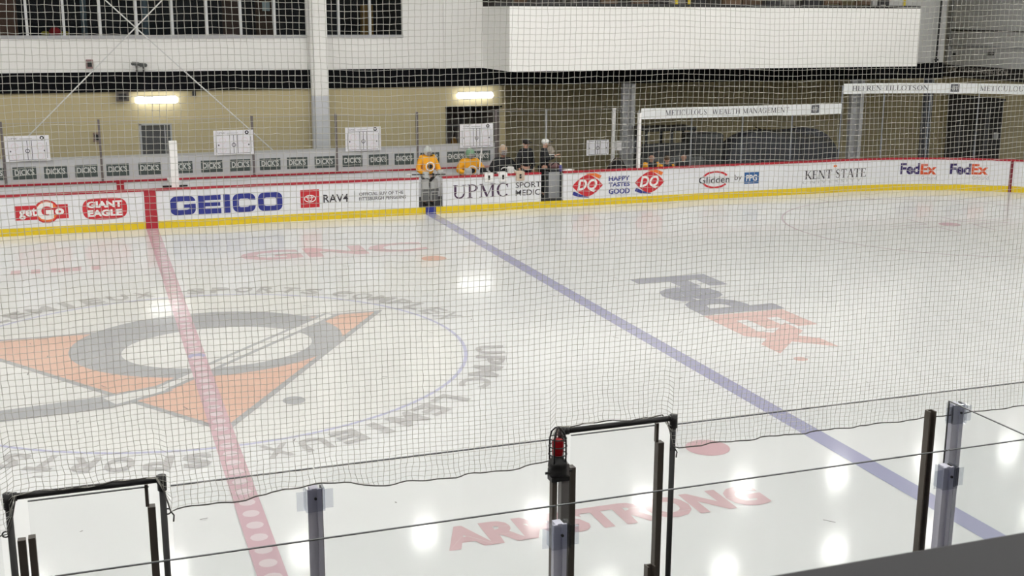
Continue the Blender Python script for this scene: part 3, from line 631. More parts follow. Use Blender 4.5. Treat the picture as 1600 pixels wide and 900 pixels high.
# players benches to sit on
for x0, x1, l in ((-8.5, .4, 'long plank bench in the home bench area'), (1, 6.9, 'long plank bench behind the blue lettered boards'), (8.6, 11.0, 'short plank bench under the seated goalies'), (14.7, 17.6, 'plank bench under the three spectators')):
    y = 14.25 if x0 < 14 else 14.35; zf = .19 if x0 < 14 else -.07
    t = empty('player_bench', ((x0+x1)/2, y, zf), l, 'bench'); bx('seat', (x0, y, zf+.4), (x1, y+.38, zf+.46), mat('bench_wood', (150, 128, 100), .6), t)
    for x in (x0+.3, (x0+x1)/2, x1-.3): bx('leg', (x-.04, y+.05, zf), (x+.04, y+.33, zf+.4), BLACK, t)
# coaching boards with a printed rink
def coach_board(u0, v0, u1, v1, Y, label, logo=True):
    a = atY(u0, v1, Y); b = atY(u1, v0, Y); x0, z0, x1, z1 = a[0], a[2], b[0], b[2]
    t = empty('coaching_whiteboard', ((x0+x1)/2, Y, z0), label, 'whiteboard')
    bx('board', (x0, Y-.02, z0), (x1, Y, z1), mat('wb_white', (236, 235, 240), .3), t)
    w, h = x1-x0, z1-z0; zt = z0+h*.8 if logo else z0+h*.94; fn = lambda x, y: (x, Y-.023, y)
    L = []
    for q in (.4, .5, .6): L += rect(x0+w*q-.008, z0+h*.06, x0+w*q+.008, zt)
    L += rect(x0+w*.08, z0+h*.05, x0+w*.92, z0+h*.05+.01)+rect(x0+w*.08, zt, x0+w*.92, zt+.01)+rect(x0+w*.06, z0+h*.1, x0+w*.06+.01, zt-.05)+rect(x0+w*.94-.01, z0+h*.1, x0+w*.94, zt-.05)
    L += disc(x0+w*.12, (z0+zt)/2, .02, .025, 10)+disc(x0+w*.88, (z0+zt)/2, .02, .025, 10)+arc(x0+w*.5, (z0+zt)/2, .06, .06, 0, 360, .02, .02, 14)
    flat('printed_rink', L, fn, mat('wb_line', (92, 92, 100), .5), t)
    if logo:
        flat('lettering', fit(serif('UPMC'), x0+w*.1, z0+h*.86, x0+w*.3, z0+h*.93), fn, mat('wb_line', (92, 92, 100), .5), t); flat('text_line', rect(x0+w*.34, z0+h*.875, x0+w*.62, z0+h*.895), fn, GREY, t)
        flat('round_mark', arc(x0+w*.84, z0+h*.9, .055, .055, 0, 360, .03, .03, 16), fn, BLACK, t)
        cr = []
        for q in (.22, .78):
            for e in (.25, .72): cr += arc(x0+w*q, z0+(zt-z0)*e, .09, .09, 0, 360, .006, .006, 16)
        flat('printed_circles', cr, fn, mat('wb_red', (226, 190, 196), .5), t)
YB = BKY-.0
coach_board(9.5, 211, 76, 253, YB, 'coaching whiteboard on the glass below the left cable end'); coach_board(335, 202.5, 395, 242.5, YB, 'coaching whiteboard on the glass between door and white column')
coach_board(540, 197.5, 594.5, 236.5, YB, 'coaching whiteboard on the glass right of white column'); coach_board(718.5, 192.5, 770, 231, YB, 'coaching whiteboard in front of the passage opening')
coach_board(916, 218, 951, 243, YB+.064, 'small plain coaching whiteboard near the grey steel column', False)
YB = BKY+.064; a = atY(961, 235, YB); b = atY(971, 220, YB); tag(MB().box((a[0], YB-.02, a[2]), (b[0], YB, b[2])).box((a[0]+.03, YB-.03, b[2]-.03), (b[0]-.03, YB-.02, b[2]+.01)).build('clip_board', WPR), 'small white clip board beside the white glass post', 'clip board')
q = (atY(853, 260, BKY)[0], 14.45)
for i in range(2):
    x0, x1 = (px_[-1], q[0]) if i == 0 else (q[0], 14.95)
    g = empty('glass_screen', ((x0+x1)/2, BKY+.06, 0), ('clear tall glass pane behind the two standing men', 'clear tall glass pane carrying the small whiteboard')[i], 'glass screen', 'panes behind the benches')
    bx('pane', (max(x0+.03, 11.02) if i == 0 else x0+.03, BKY+.065, -.07), (x1-.03, BKY+.077, 2.72), GLASS, g); bx('edge', (x0+.03, BKY+.066, 2.72), (x1-.03, BKY+.076, 2.73), GREY, g)
for x, y, l in ((q[0], BKY, 'slim pale post behind the man in the white cap'), (14.47, BKY, 'white post at the back corner of the bench glass'), (14.42, HZ+.06, 'white post at the front end of the far glass')):
    t = empty('glass_post', (x, y, 0), l, 'post'); z0 = -.07 if y > 14 else 1.075
    w = .045 if x > 14 else .015; Mp = WPR if x > 14 else GREY; bx('shaft', (x-w, y-.03, z0), (x+w, y+.06, 2.72), Mp, t); bx('post_cap', (x-w-.01, y-.04, 2.72), (x+w+.01, y+.07, 2.75), Mp, t)
g = empty('glass_screen', (14.45, 14, 1.07), 'clear side pane closing the end of the bench', 'glass screen'); bx('pane', (14.44, HZ+.12, .2), (14.452, BKY-.04, 2.7), GLASS, g); bx('edge', (14.44, HZ+.12, 2.7), (14.452, BKY-.04, 2.71), GREY, g)
# panel set back that is seen through the second gate
t = empty('open_gate', (g3-.05, HZ+.4, .2), 'grey bench gate swung open inwards beside the cream prints', 'gate')
bx('leaf', (g3-.3, HZ+.45, .22), (g3+.06, HZ+.5, 1.0), GREY, t); bx('leaf_edge', (g3-.42, HZ+.44, .22), (g3-.3, HZ+.52, 1.02), mat('gate_dark', (66, 68, 72), .5), t); bx('latch', (g3-.4, HZ+.4, .8), (g3-.34, HZ+.44, .9), BLACK, t)

# glass with banner strips on the far boards
STRIPM = mat('strip_white', (222, 224, 224), .5); STT = mat('strip_text', (84, 84, 90), .5)
def far_glass(s0, s1, ztop, label, bh=.33):
    n = max(1, round((s1-s0)/1.6)); x, y = bpath((s0+s1)/2)
    t = empty('glass_screen', (x, y, 1.075), label, 'glass screen')
    for i in range(n):
        a, b = s0+(s1-s0)*i/n, s0+(s1-s0)*(i+1)/n
        strip(a+.01, b-.01, 1.075, ztop, -.07, -.058).build('pane', GLASS, t)
        x, y = bpath(a, -.09); MB().tube([(x, y, 1.07), (x, y, ztop-.05)], .025, 6).build('support_post', mat('post_grey', (132, 136, 144), .4), t)
    return t
def banner(s0, s1, z0, z1, texts, label):
    x, y = bpath((s0+s1)/2); t = empty('banner_strip', (x, y, z0), label, 'banner'); strip(s0, s1, z0, z1, -.055, -.045).build('cloth', STRIPM, t)
    for kind, ua, ub in texts:
        f = lambda x, y: (*bpath(x, -.04), y)
        if kind == '#':
            flat('logo_square', rect(ua, z0+.05, ub, z1-.03), f, STT, t); w = ub-ua
            flat('lettering', fit(serif('HT'), ua+w*.2, z0+.1, ub-w*.2, z1-.09), lambda x, y: (*bpath(x, -.037), y), STRIPM, t)
        else: flat('lettering', fit(serif(kind), ua, z0+.09, ub, z1-.07), f, STT, t)
sx = lambda u, v: bpix(u, v)[0]
e1 = sx(1316, 170)
far_glass(14.42, e1, 2.89, 'clear glass run above boards beside the bench end'); far_glass(e1+.03, HX+RR*math.pi/2+8, 3.52, 'taller clear glass run around the rink corner')
banner(14.46, e1, 2.56, 2.89, [('METICULOUS', sx(1041, 178), sx(1105, 176)), ('WEALTH MANAGEMENT', sx(1114, 176), sx(1234, 170)), ('#', sx(1269, 170), sx(1281, 170))], 'white banner strip with dark serif wealth management lettering')
banner(e1+.03, sx(1528, 138), 3.19, 3.52, [('HEFREN-TILLOTSON', sx(1333, 138), sx(1452, 138)), ('#', sx(1486, 138), sx(1499.5, 138))], 'white banner strip with family name lettering on tall glass')
banner(sx(1529, 138), sx(1529, 138)+7.1, 3.19, 3.52, [('METICULOUS', sx(1532, 138), sx(1606, 138)), ('WEALTH MANAGEMENT', sx(1532, 138)+3, sx(1532, 138)+6)], 'white banner strip past the corner doors with serif lettering')

# dark things parked behind the far glass
t = empty('utility_cart', (16, 16, -.07), 'dark utility cart with flat black roof behind far glass', 'cart')
a = atY(1002, 205, 15.9); b = atY(1083, 197, 15.9); DG = mat('cart_dark', (52, 54, 56), .6); DG2 = mat('cart_grey', (86, 88, 88), .6)
bx('roof', (a[0], 15.6, a[2]), (b[0], 16.6, b[2]), BLACK, t, bevel=.03); bx('body', (a[0]+.05, 15.6, .25), (b[0]+.3, 16.6, 1.0), DG2, t, bevel=.05); bx('seat_back', (a[0]+.1, 15.9, 1.0), (b[0]-.2, 16.1, 1.45), DG, t, bevel=.04)
for x in (a[0]+.05, a[0]+1.0, b[0]-.1):
    bx('roof_post', (x, 15.65, 1.0), (x+.07, 15.72, a[2]), DG, t); bx('roof_post', (x, 16.45, 1.0), (x+.07, 16.52, a[2]), DG, t)
bx('rear_cabin', (b[0]-.1, 15.7, .25), (b[0]+1.1, 16.5, 1.75), DG, t, bevel=.08)
for x in (a[0]+.4, b[0]-.1): MB().tube([(x, 15.55, .2), (x, 15.75, .2)], .27, 14).build('wheel', BLACK, t); MB().tube([(x, 16.45, .2), (x, 16.65, .2)], .27, 14).build('wheel', BLACK, t)
# covered mound
a = atY(1122, 240, 16); b = atY(1309, 195, 16); NV = mat('cover_navy', (42, 44, 52), .7, noise=.25, nscale=3, bump=.4)
t = empty('covered_equipment', ((a[0]+b[0])/2, 16, -.07), 'large dark tarpaulin covered equipment pile behind far glass', 'equipment cover')
vs = []; fs = []; NX, NYs = 24, 8; w = b[0]-a[0]
for i in range(NX+1):
    for j in range(NYs+1):
        q = i/NX; e = j/NYs; hx = min(1, (1-abs(2*q-1)**5)); hy = 1-abs(2*e-1)**6
        hgt = (b[2]+.03-(.12*(1-q)+.1*max(0, q-.75)*4)-.05*math.sin(q*14)*.5)*max(.0, hx)**.4*max(0, hy)**.4
        vs.append((a[0]+w*q, 15.4+1.3*e+.03*math.sin(9*q), -.07+max(0, hgt)))
for i in range(NX):
    for j in range(NYs): fs.append((i*(NYs+1)+j, (i+1)*(NYs+1)+j, (i+1)*(NYs+1)+j+1, i*(NYs+1)+j+1))
MB().add(vs, fs).build('tarpaulin', NV, t, True); bx('pallet', (a[0]+.3, 15.55, -.07), (b[0]-.3, 16.55, .08), mat('pallet', (120, 100, 76), .8), t)
for k in (.3, .62): x = a[0]+w*k; MB().tube([(x, 15.38, .1), (x, 15.4, 1.0), (x+.02, 15.55, b[2]-.05), (x, 16, b[2]+.0)], .02, 6).build('strap', BLACK, t)
p = atY(958, 250, 14.2); t = empty('gear_bag', (14.0, 13.9, .19), 'black gear bag lying at the bench end', 'bag')
MB().ell((14.05, 13.75, .75), (.33, .5, .5)).build('sack', BLACK, t, True); bx('base', (13.8, 13.4, .19), (14.3, 14.1, .6), BLACK, t, bevel=.05); MB().tube([(13.85, 13.75, 1.15), (13.95, 13.75, 1.3), (14.15, 13.75, 1.3), (14.25, 13.75, 1.15)], .025, 6).build('handle', DKBR, t)

# cables crossing over the benches
for s in (1, -1):
    tag(MB().tube([(s*3.72, BKY+.12, 1.66), (0, BKY+.12+.02*s, 5.27), (-s*4.5, BKY+.12, CZ)], .019, 6).build('support_cable', mat('cable_white', (214, 214, 212), .5)), 'thin white cable sloping up to the roof '+('from the second whiteboard' if s > 0 else 'from the first whiteboard'), 'cable')

# ------------------------------------------------------------------ people
def skin_mesh(name, pts, edges, M, parent, sub=1):
    me = bpy.data.meshes.new(name); me.from_pydata([p[:3] for p in pts], edges, []); o = bpy.data.objects.new(name, me); COL.objects.link(o)
    md = o.modifiers.new('s', 'SKIN'); md.use_smooth_shade = True
    for i, p in enumerate(pts): me.skin_vertices[0].data[i].radius = (p[3], p[4] if len(p) > 4 else p[3])
    me.skin_vertices[0].data[0].use_root = True
    sb = o.modifiers.new('b', 'SUBSURF'); sb.levels = sub; sb.render_levels = sub
    dg = bpy.context.evaluated_depsgraph_get(); dg.update(); m2 = bpy.data.meshes.new_from_object(o.evaluated_get(dg)); m2.name = name
    o.modifiers.clear(); o.data = m2; m2.materials.clear(); m2.materials.append(M)
    o.parent = parent; return o
def chain(pts, edges, start, seq):
    k = start
    for p in seq: pts.append(p); edges.append((k, len(pts)-1)); k = len(pts)-1
    return k
def person(label, loc, face, jersey, pants, seated=False, arms=None, scale=1, bulk=1, fingers=True, top=None, group=None):
    t = empty('person', loc, label, 'person', group)
    hz = .52 if seated else .95; lean = .06 if seated else 0
    P = [(0, 0, hz, .12, .1)]; Ed = []
    ch = chain(P, Ed, 0, [(0, -lean*.3, hz+.17, .12, .09), (0, -lean, hz+.38, .14, .1)])
    nk = chain(P, Ed, ch, [(0, -lean, hz+.53, .06), (0, -lean-.01, hz+.6, .055), (0, -lean-.03, hz+.68, .085, .1), (0, -lean-.02, hz+.78, .07, .085)])
    AR = arms or {}
    J = {}
    for s in (-1, 1):
        el, wr = AR.get(s, ((.27, .03, hz+.2), (.24, -.16, hz+.02)))
        e = (s*el[0], el[1], el[2]); w = (s*wr[0], wr[1], wr[2]); d = (Vector(w)-Vector(e)).normalized()
        k = chain(P, Ed, ch, [(s*.18, -lean, hz+.47, .065), (*e, .045), (*w, .03)]); J[s] = (e, w)
        h = Vector(w)+d*.07; k2 = chain(P, Ed, k, [(*h, .036, .022)])
        if fingers:
            up = Vector((0, 0, 1)); sd = d.cross(up).normalized()
            for q, l in ((-1.5, .06), (-.5, .075), (.5, .072), (1.5, .055)):
                b0 = h+sd*q*.018+d*.02; chain(P, Ed, k2, [(*b0, .009), (*(b0+d*l*.6-up*.008), .008), (*(b0+d*l-up*.03), .007)])
            chain(P, Ed, k, [(*(Vector(w)+sd*.035*s+d*.03), .011), (*(Vector(w)+sd*.05*s+d*.07), .009)])
        if seated: chain(P, Ed, 0, [(s*.1, -.02, hz-.01, .085), (s*.13, -.43, hz+.0, .06), (s*.13, -.45, .1, .04), (s*.13, -.58, .04, .04, .03)])
        else: chain(P, Ed, 0, [(s*.1, 0, hz-.06, .09), (s*.12, -.03, .5, .06), (s*.12, .03, .1, .045), (s*.13, -.13, .04, .045, .035)])
    skin_mesh('body', P, Ed, SKIN, t)
    b = bulk
    P = [(0, 0, hz-.03, .155*b, .125*b)]; Ed = []
    c2 = chain(P, Ed, 0, [(0, -lean*.3, hz+.17, .16*b, .125*b), (0, -lean, hz+.38, .17*b, .13*b)]); su = .05 if b > 1.3 else .02; chain(P, Ed, c2, [(0, -lean, hz+.51+su, .1*b, .085*b), (0, -lean-.005, hz+.56+su, .075, .075)])
    for s in (-1, 1):
        e, w = J[s]; w2 = Vector(e).lerp(Vector(w), .88); chain(P, Ed, c2, [(s*.19*(1.1 if b > 1.3 else 1), -lean, hz+.46+su, .09*b), (*e, .07*b), (*w2, .055*b)])
    skin_mesh('jacket', P, Ed, jersey, t)
    P = [(0, 0, hz+.02, .15*b, .12*b)]; Ed = []
    for s in (-1, 1):
        if seated: chain(P, Ed, 0, [(s*.11, -.02, hz, .105), (s*.13, -.43, hz+.01, .08), (s*.13, -.45, .14, .06)])
        else: chain(P, Ed, 0, [(s*.1, 0, hz-.08, .11), (s*.12, -.03, .5, .08), (s*.12, .03, .13, .065)])
    skin_mesh('trousers', P, Ed, pants, t)
    for s in (-1, 1):
        y, z = (-.47, 0) if seated else (.0, 0)
        MB().box((s*.13-.05, y-.19, z), (s*.13+.05, y+.09, z+.09)).build('shoe', BLACK, t, bevel=.03).matrix_parent_inverse = Matrix.Identity(4)
    hy, hzz = -lean-.03, hz+.7
    def part(o): o.matrix_parent_inverse = Matrix.Identity(4); return o
    for s in (-1, 1): part(MB().ell((s*.035, hy-.1, hzz+.0), (.013, .01, .009), 8, 6).build('eye', BLACK, t, True)); part(MB().ell((s*.088, hy+.01, hzz-.01), (.015, .025, .035), 8, 6).build('ear', SKIN, t, True))
    part(MB().ell((0, hy-.115, hzz-.025), (.014, .022, .025), 8, 6).build('nose', SKIN, t, True)); part(MB().box((-.025, hy-.108, hzz-.07), (.025, hy-.095, hzz-.06)).build('mouth', mat('lips', (150, 90, 84), .6), t))
    hair = mat('hair_'+top[0], top[1], .8) if top else None
    if top and top[0] in ('hair', 'bald'):
        if top[0] == 'hair': part(MB().ell((0, hy+.025, hzz+.05), (.1, .115, .095), 14, 8).build('hair', hair, t, True))
    if top and top[0].startswith('cap'):
        part(MB().ell((0, hy+.012, hzz+.055), (.105, .125, .09), 14, 8).build('cap', hair, t, True)); part(MB().box((-.07, hy-.22, hzz+.045), (.07, hy-.08, hzz+.06)).build('cap_peak', BLACK if top[0] == 'cap_w' else hair, t))
    if top and top[0].startswith('mask'):
        up = .0 if top[0] != 'mask_up' else .07
        part(MB().ell((0, hy+.01, hzz+.03+up), (.125, .145, .15), 16, 10).build('mask_shell', hair, t, True))
        cg = MB()
        for x in (-.06, -.02, .02, .06): cg.tube([(x, hy-.135, hzz+.05+up), (x, hy-.165, hzz+.0+up), (x, hy-.13, hzz-.09+up)], .006, 5)
        for z in (.03, -.02, -.07): cg.tube([(-.09, hy-.12, hzz+z+up), (0, hy-.17, hzz+z+up), (.09, hy-.12, hzz+z+up)], .006, 5)
        part(cg.build('face_cage', GREY, t)); part(MB().ell((0, hy-.1, hzz-.03+up), (.07, .045, .075), 12, 8).build('face_opening', mat('face_shadow', (120, 92, 84), .7), t, True))
        part(MB().box((-.05, hy-.02, hzz+.14+up), (.05, hy+.1, hzz+.185+up)).build('mask_crest', mat('mask_crest', top[2], .4), t, bevel=.02))
    t.rotation_euler[2] = face; t.scale = (scale,)*3
    t['_hz'] = hz
    del t['_hz']
    return t, hz, lean
def crest(t, hz, y, z, M1, M2):
    fn = lambda x, q: (x, y, q)
    o = flat('crest', arc(0, z, .15, .15, 0, 360, .035, .035, 20), fn, M1, t); o.matrix_parent_inverse = Matrix.Identity(4)
    o = flat('crest_center', disc(0, z, .085, .07, 16), lambda x, q: (x, y-.002, q), M2, t); o.matrix_parent_inverse = Matrix.Identity(4)
GOLD = mat('jersey_gold', (240, 168, 20), .7, noise=.06, nscale=9); JBLK = mat('jersey_black', (30, 31, 36), .8, noise=.2, nscale=6); PADG = mat('pad_grey', (186, 186, 184), .6, noise=.1); GPANT = mat('pants_black', (30, 30, 34), .8)
def glove(t, w, M, sx=1):
    o = MB().box((w[0]-.1, w[1]-.1, w[2]-.1), (w[0]+.1, w[1]+.06, w[2]+.1)).build('glove', M, t, bevel=.05); o.matrix_parent_inverse = Matrix.Identity(4)
    f = MB()
    for k in range(4): f.tube([(w[0]-.075+.05*k, w[1]-.09, w[2]-.06), (w[0]-.075+.05*k, w[1]-.15, w[2]-.1)], .022, 6)
    f.tube([(w[0]+sx*.1, w[1]-.04, w[2]), (w[0]+sx*.13, w[1]-.11, w[2]-.03)], .024, 6)
    o = f.build('glove_fingers', M, t, True); o.matrix_parent_inverse = Matrix.Identity(4)
# goalie in the open gate
x = atY(672, 280, 13.25)[0]
t, hz, ln = person('goalie in gold jersey and silver mask standing in the open gate', (x-.03, 13.4, .215), .12, GOLD, GPANT, arms={-1: ((.34, .0, 1.12), (.2, -.3, 1.0)), 1: ((.36, .0, 1.12), (.3, -.28, 1.02))}, scale=.93, bulk=1.38, fingers=False, top=('mask_silver', (196, 200, 196), (214, 214, 210)))
crest(t, hz, -.215, hz+.27, WPR, JBLK); glove(t, (-.2, -.32, .99), PADG, -1); glove(t, (.3, -.3, 1.01), PADG)
for s in (-1, 1):
    o = MB().box((s*.15-.13, -.2, .12), (s*.15+.13, -.07, .82)).build('leg_pad', PADG, t, bevel=.05); o.matrix_parent_inverse = Matrix.Identity(4)
    k = MB().box((s*.15-.13, -.215, .44), (s*.15+.13, -.2, .52)).build('pad_roll', mat('pad_dark', (104, 104, 104), .7), o); k.matrix_parent_inverse = Matrix.Identity(4)
    k = MB().box((s*.15-.1, -.22, .14), (s*.15+.1, -.2, .4)).build('pad_face', mat('pad_dark', (104, 104, 104), .7), o); k.matrix_parent_inverse = Matrix.Identity(4)
t = empty('goalie_stick', (x-.2, 13.0, 1.1), 'dark goalie stick held level across the gate', 'stick'); MB().tube([(x-.62, 13.0, 1.16), (x+.4, 13.02, 1.13)], .018, 6).build('shaft', BLACK, t); MB().tube([(x-.75, 13.0, 1.17), (x-.62, 13.0, 1.16)], .024, 6).build('tape', WPR, t)
# seated goalies
x = atY(738, 260, 14.1)[0]
t, hz, ln = person('goalie in gold jersey with green topped mask seated behind the boards', (x, 14.4, .19), 0, GOLD, GPANT, True, arms={-1: ((.36, -.1, .78), (.18, -.34, .72)), 1: ((.36, -.1, .78), (.26, -.34, .74))}, scale=1.09, bulk=1.4, fingers=False, top=('mask_green', (126, 164, 132), (60, 150, 80)))
crest(t, hz, -.27, hz+.27, WPR, JBLK); glove(t, (-.16, -.38, .78), PADG, -1); glove(t, (.26, -.38, .78), JBLK)
sxp = atY(750, 240, 13.95); t = empty('goalie_stick', (sxp[0], 13.95, .19), 'white goalie stick held upright by the seated goalie', 'stick'); MB().tube([(sxp[0]-.12, 13.92, .25), (sxp[0]+.05, 13.95, 1.75)], .02, 6).build('shaft', WPR, t); MB().box((sxp[0]-.25, 13.9, .19), (sxp[0]-.1, 13.94, .27)).build('blade', WPR, t)
x = atY(790, 260, 14.1)[0]
t, hz, ln = person('goalie in black jersey with painted mask pushed up on head', (x, 14.4, .19), -.1, JBLK, GPANT, True, arms={-1: ((.36, -.1, .78), (.22, -.34, .74)), 1: ((.36, -.1, .78), (.16, -.34, .76))}, scale=1.08, bulk=1.4, fingers=False, top=('mask_up', (190, 160, 132), (150, 60, 60)))
crest(t, hz, -.27, hz+.2, WPR, JBLK); glove(t, (-.24, -.38, .78), JBLK, -1); glove(t, (.14, -.38, .8), WPR)
# two men standing
x = atY(821, 240, 13.9)[0]
person('man in black jacket and dark cap standing behind the boards', (x, 13.9, .19), .35, mat('jacket_black', (22, 23, 27), .8), GPANT, top=('cap_d', (34, 28, 28)), scale=1.0, bulk=1.22, arms={-1: ((.3, .03, 1.14), (.28, -.06, .88)), 1: ((.3, .03, 1.14), (.28, -.06, .88))})
x = atY(851, 240, 13.75)[0]
person('man in black jacket and white cap standing at the open gate', (x, 13.75, .19), 1.35, mat('jacket_black', (22, 23, 27), .8), GPANT, top=('cap_w', (226, 224, 220)), arms={-1: ((.26, -.05, 1.2), (.16, -.32, 1.3)), 1: ((.26, -.05, 1.2), (.16, -.34, 1.22))}, scale=1.0, bulk=1.22)
p = atY(858, 236, 13.7); t = empty('goalie_mask', (p[0], 13.6, p[2]-.15), 'grey goalie mask held up by man in white cap', 'mask'); MB().ell((p[0], 13.6, p[2]), (.13, .15, .17)).build('shell', mat('mask_grey', (140, 130, 118), .5), t, True); MB().tube([(p[0]-.09, 13.46, p[2]-.08), (p[0], 13.43, p[2]-.08), (p[0]+.09, 13.46, p[2]-.08)], .01, 5).build('cage', WPR, t)
# spectators behind the far glass
hd = [(1016, (60, 50, 44), 'bald', 'bald spectator in dark and gold top beside the white post'), (1041, (92, 70, 48), 'hair', 'brown haired spectator with gold scarf in the middle of three'), (1066, (150, 120, 104), 'bald', 'bald spectator in plain dark top sitting apart')]
for i, (u, c, kd, l) in enumerate(hd):
    x = atY(u, 250, 14.5)[0]
    t, hz, ln = person(l, (x, 14.5, -.07), random.uniform(-.1, .1), JBLK, GPANT, True, top=(kd, c), scale=(1.04, .96, 1.02)[i], arms={-1: ((.2, .0, .72), (.12, -.22, .62)), 1: ((.2, .0, .72), (.12, -.22, .62))})
    if i < 2:
        for s in (-1, 1):
            o = MB().tube([(s*.19, -.06, hz+.54), (s*.24, -.1, hz+.36)], [.075, .1], 8).build('gold_sleeve', GOLD, t, True); o.matrix_parent_inverse = Matrix.Identity(4)
# things on the board cap
for u, l, c in ((763, 'white glove hung over the red cap below the seated goalies', WPR), (785, 'white glove hung over the red cap in the middle of three', WPR), (812, 'tan striped glove hung over the cap near the standing men', mat('glove_tan', (206, 186, 164), .7))):
    x = bpix(u, 275)[0]; t = empty('hockey_glove', (x, HZ, 1.075), l, 'glove')
    MB().box((x-.14, HZ-.07, .86), (x+.14, HZ-.03, 1.1)).box((x-.14, HZ-.07, 1.08), (x+.14, HZ+.14, 1.13)).build('cuff', c, t, bevel=.02)
    bx('stripe', (x-.03, HZ-.075, .93), (x+.03, HZ-.07, 1.06), BLACK, t); f = MB()
    for k in range(4): f.tube([(x-.1+.066*k, HZ+.12, 1.11), (x-.1+.066*k, HZ+.2, 1.02)], .03, 6)
    f.build('fingers', c, t, True)
x = bpix(882, 262)[0]; t = empty('water_bottle', (x-.1, HZ+.04, 1.075), 'blue water bottle with pale cap standing beside gate', 'bottle')
MB().lathe([(.045, 0), (.05, .05), (.05, .16), (.03, .2)], (x-.1, HZ+.05, 1.075), 12).build('body', mat('bottle_blue', (70, 66, 130), .3), t, True); MB().lathe([(.032, .2), (.032, .24), (.012, .28)], (x-.1, HZ+.05, 1.075), 10).build('cap', mat('bottle_cap', (230, 222, 180), .5), t)
x = bpix(890, 264)[0]; t = empty('hockey_glove', (x, HZ, 1.075), 'flat pale glove lying on the cap beside the bottle', 'glove'); MB().ell((x, HZ+.05, 1.1), (.18, .06, .03)).build('cuff', WPR, t, True); MB().tube([(x-.1, HZ+.05, 1.11), (x-.2, HZ+.04, 1.1)], .02, 6).build('thumb', WPR, t)
x = atY(866, 255, 14.5)[0]; t = empty('bench_bag', (x, 14.5, .19), 'grey and red gear bag on stand inside the open gate', 'bag'); bx('stand', (x-.2, 14.35, .19), (x+.2, 14.7, .95), mat('gate_dark', (66, 68, 72), .5), t); MB().ell((x, 14.5, 1.04), (.24, .16, .1)).build('sack', mat('bag_rose', (132, 96, 96), .7), t, True); MB().tube([(x-.15, 14.4, 1.08), (x, 14.36, 1.2), (x+.15, 14.4, 1.08)], .018, 6).build('handle', BLACK, t)

# ------------------------------------------------------------------ near side: penalty boxes, glass, beacon, net
NY = -HZ
def pane(nm, a, b, label, group='clear panes along the penalty boxes'):
    t = empty(nm, ((a[0]+b[0])/2, (a[1]+b[1])/2, a[2]), label, 'glass screen', group)
    bx('pane', a, (b[0], b[1], b[2]-.006), GLASS, t)
    bx('edge', (a[0], a[1], b[2]-.006), b, GEDGE, t)
    return t
GT = 2.89
L0, L1, R0, R1 = -2.07, -1.21, 1.39, 2.23
pj = -.285; pk = 4.69
for x0, x1, l in ((-5, L0-.06, 'clear pane left of the wider door frame'), (L1+.05, pj-.006, 'clear pane between left door frame and grey post'), (pj+.006, R0-.06, 'clear pane between grey post and red beacon'), (R1+.05, pk-.012, 'clear pane between right door frame and clear post'), (pk+.0, 8, 'clear pane past the clear post')):
    pane('glass_screen', (x0, NY-.07, 1.075), (x1, NY-.055, GT), l, None)
# the two pipe frames with door panes
def door(x0, x1, label, zt=2.95):
    t = empty('penalty_door', ((x0+x1)/2, NY, .0), label, 'gate')
    y = NY-.1
    MB().tube([(x0, y, .1), (x0, y, zt)], .02, 10).build('pipe_upright', BLACK, t, True); MB().tube([(x1, y, .1), (x1, y, zt)], .02, 10).build('pipe_upright', BLACK, t, True)
    MB().tube([(x0-.02, y, zt), (x1+.02, y, zt)], .02, 10).build('pipe_bar', BLACK, t, True)
    for x in (x0, x1): MB().tube([(x, y, zt-.07), (x, y, zt+.025)], .028, 10).tube([(x-.03 if x == x1 else x, y, zt), (x+.05 if x == x0 else x, y, zt)], .027, 10).build('elbow', BLACK, t, True)
    p = bx('door_pane', (x0+.1, NY-.03, 1.0), (x1-.075, NY-.018, zt-.07), GLASS, t); bx('pane_edge', (x0+.1, NY-.031, zt-.07), (x1-.075, NY-.017, zt-.064), GEDGE, p)
    MB().box((x0+.025, NY-.05, .1), (x0+.07, NY+.0, zt-.3)).build('channel', DKBR, t); MB().box((x0+.085, NY-.06, .1), (x0+.125, NY+.0, zt-.29)).build('channel', DKBR, t)
    MB().box((x1-.09, NY-.06, .1), (x1-.045, NY, zt-.19)).build('channel', DKBR, t); MB().box((x1-.1, NY-.04, zt-.19), (x1-.08, NY-.01, zt-.05)).build('channel_tip', DKBR, t)
    bx('door_leaf', (x0+.02, NY-.1, .2), (x1-.02, NY+.0, 1.05), WHITE, t); bx('kick_plate', (x0+.02, NY-.09, 0), (x1-.02, NY+.015, .2), YEL, t)
    return t
door(L0, L1, 'black pipe door frame with pane beside the red centre line')
t = door(R0, R1, 'black pipe door frame with pane beside the red beacon')
# short channel post
p = atY(1004, 872, NY-.02); t = empty('channel_post', (p[0], NY-.1, 0), 'short dark channel post inside the beacon door frame', 'post')
MB().box((p[0]-.032, NY-.17, 0), (p[0]-.02, NY-.11, p[2])).box((p[0]+.02, NY-.17, 0), (p[0]+.032, NY-.11, p[2])).box((p[0]-.02, NY-.13, 0), (p[0]+.02, NY-.115, p[2])).build('channel', DKBR, t); bx('foot', (p[0]-.06, NY-.2, 0), (p[0]+.06, NY-.1, .02), DKBR, t)
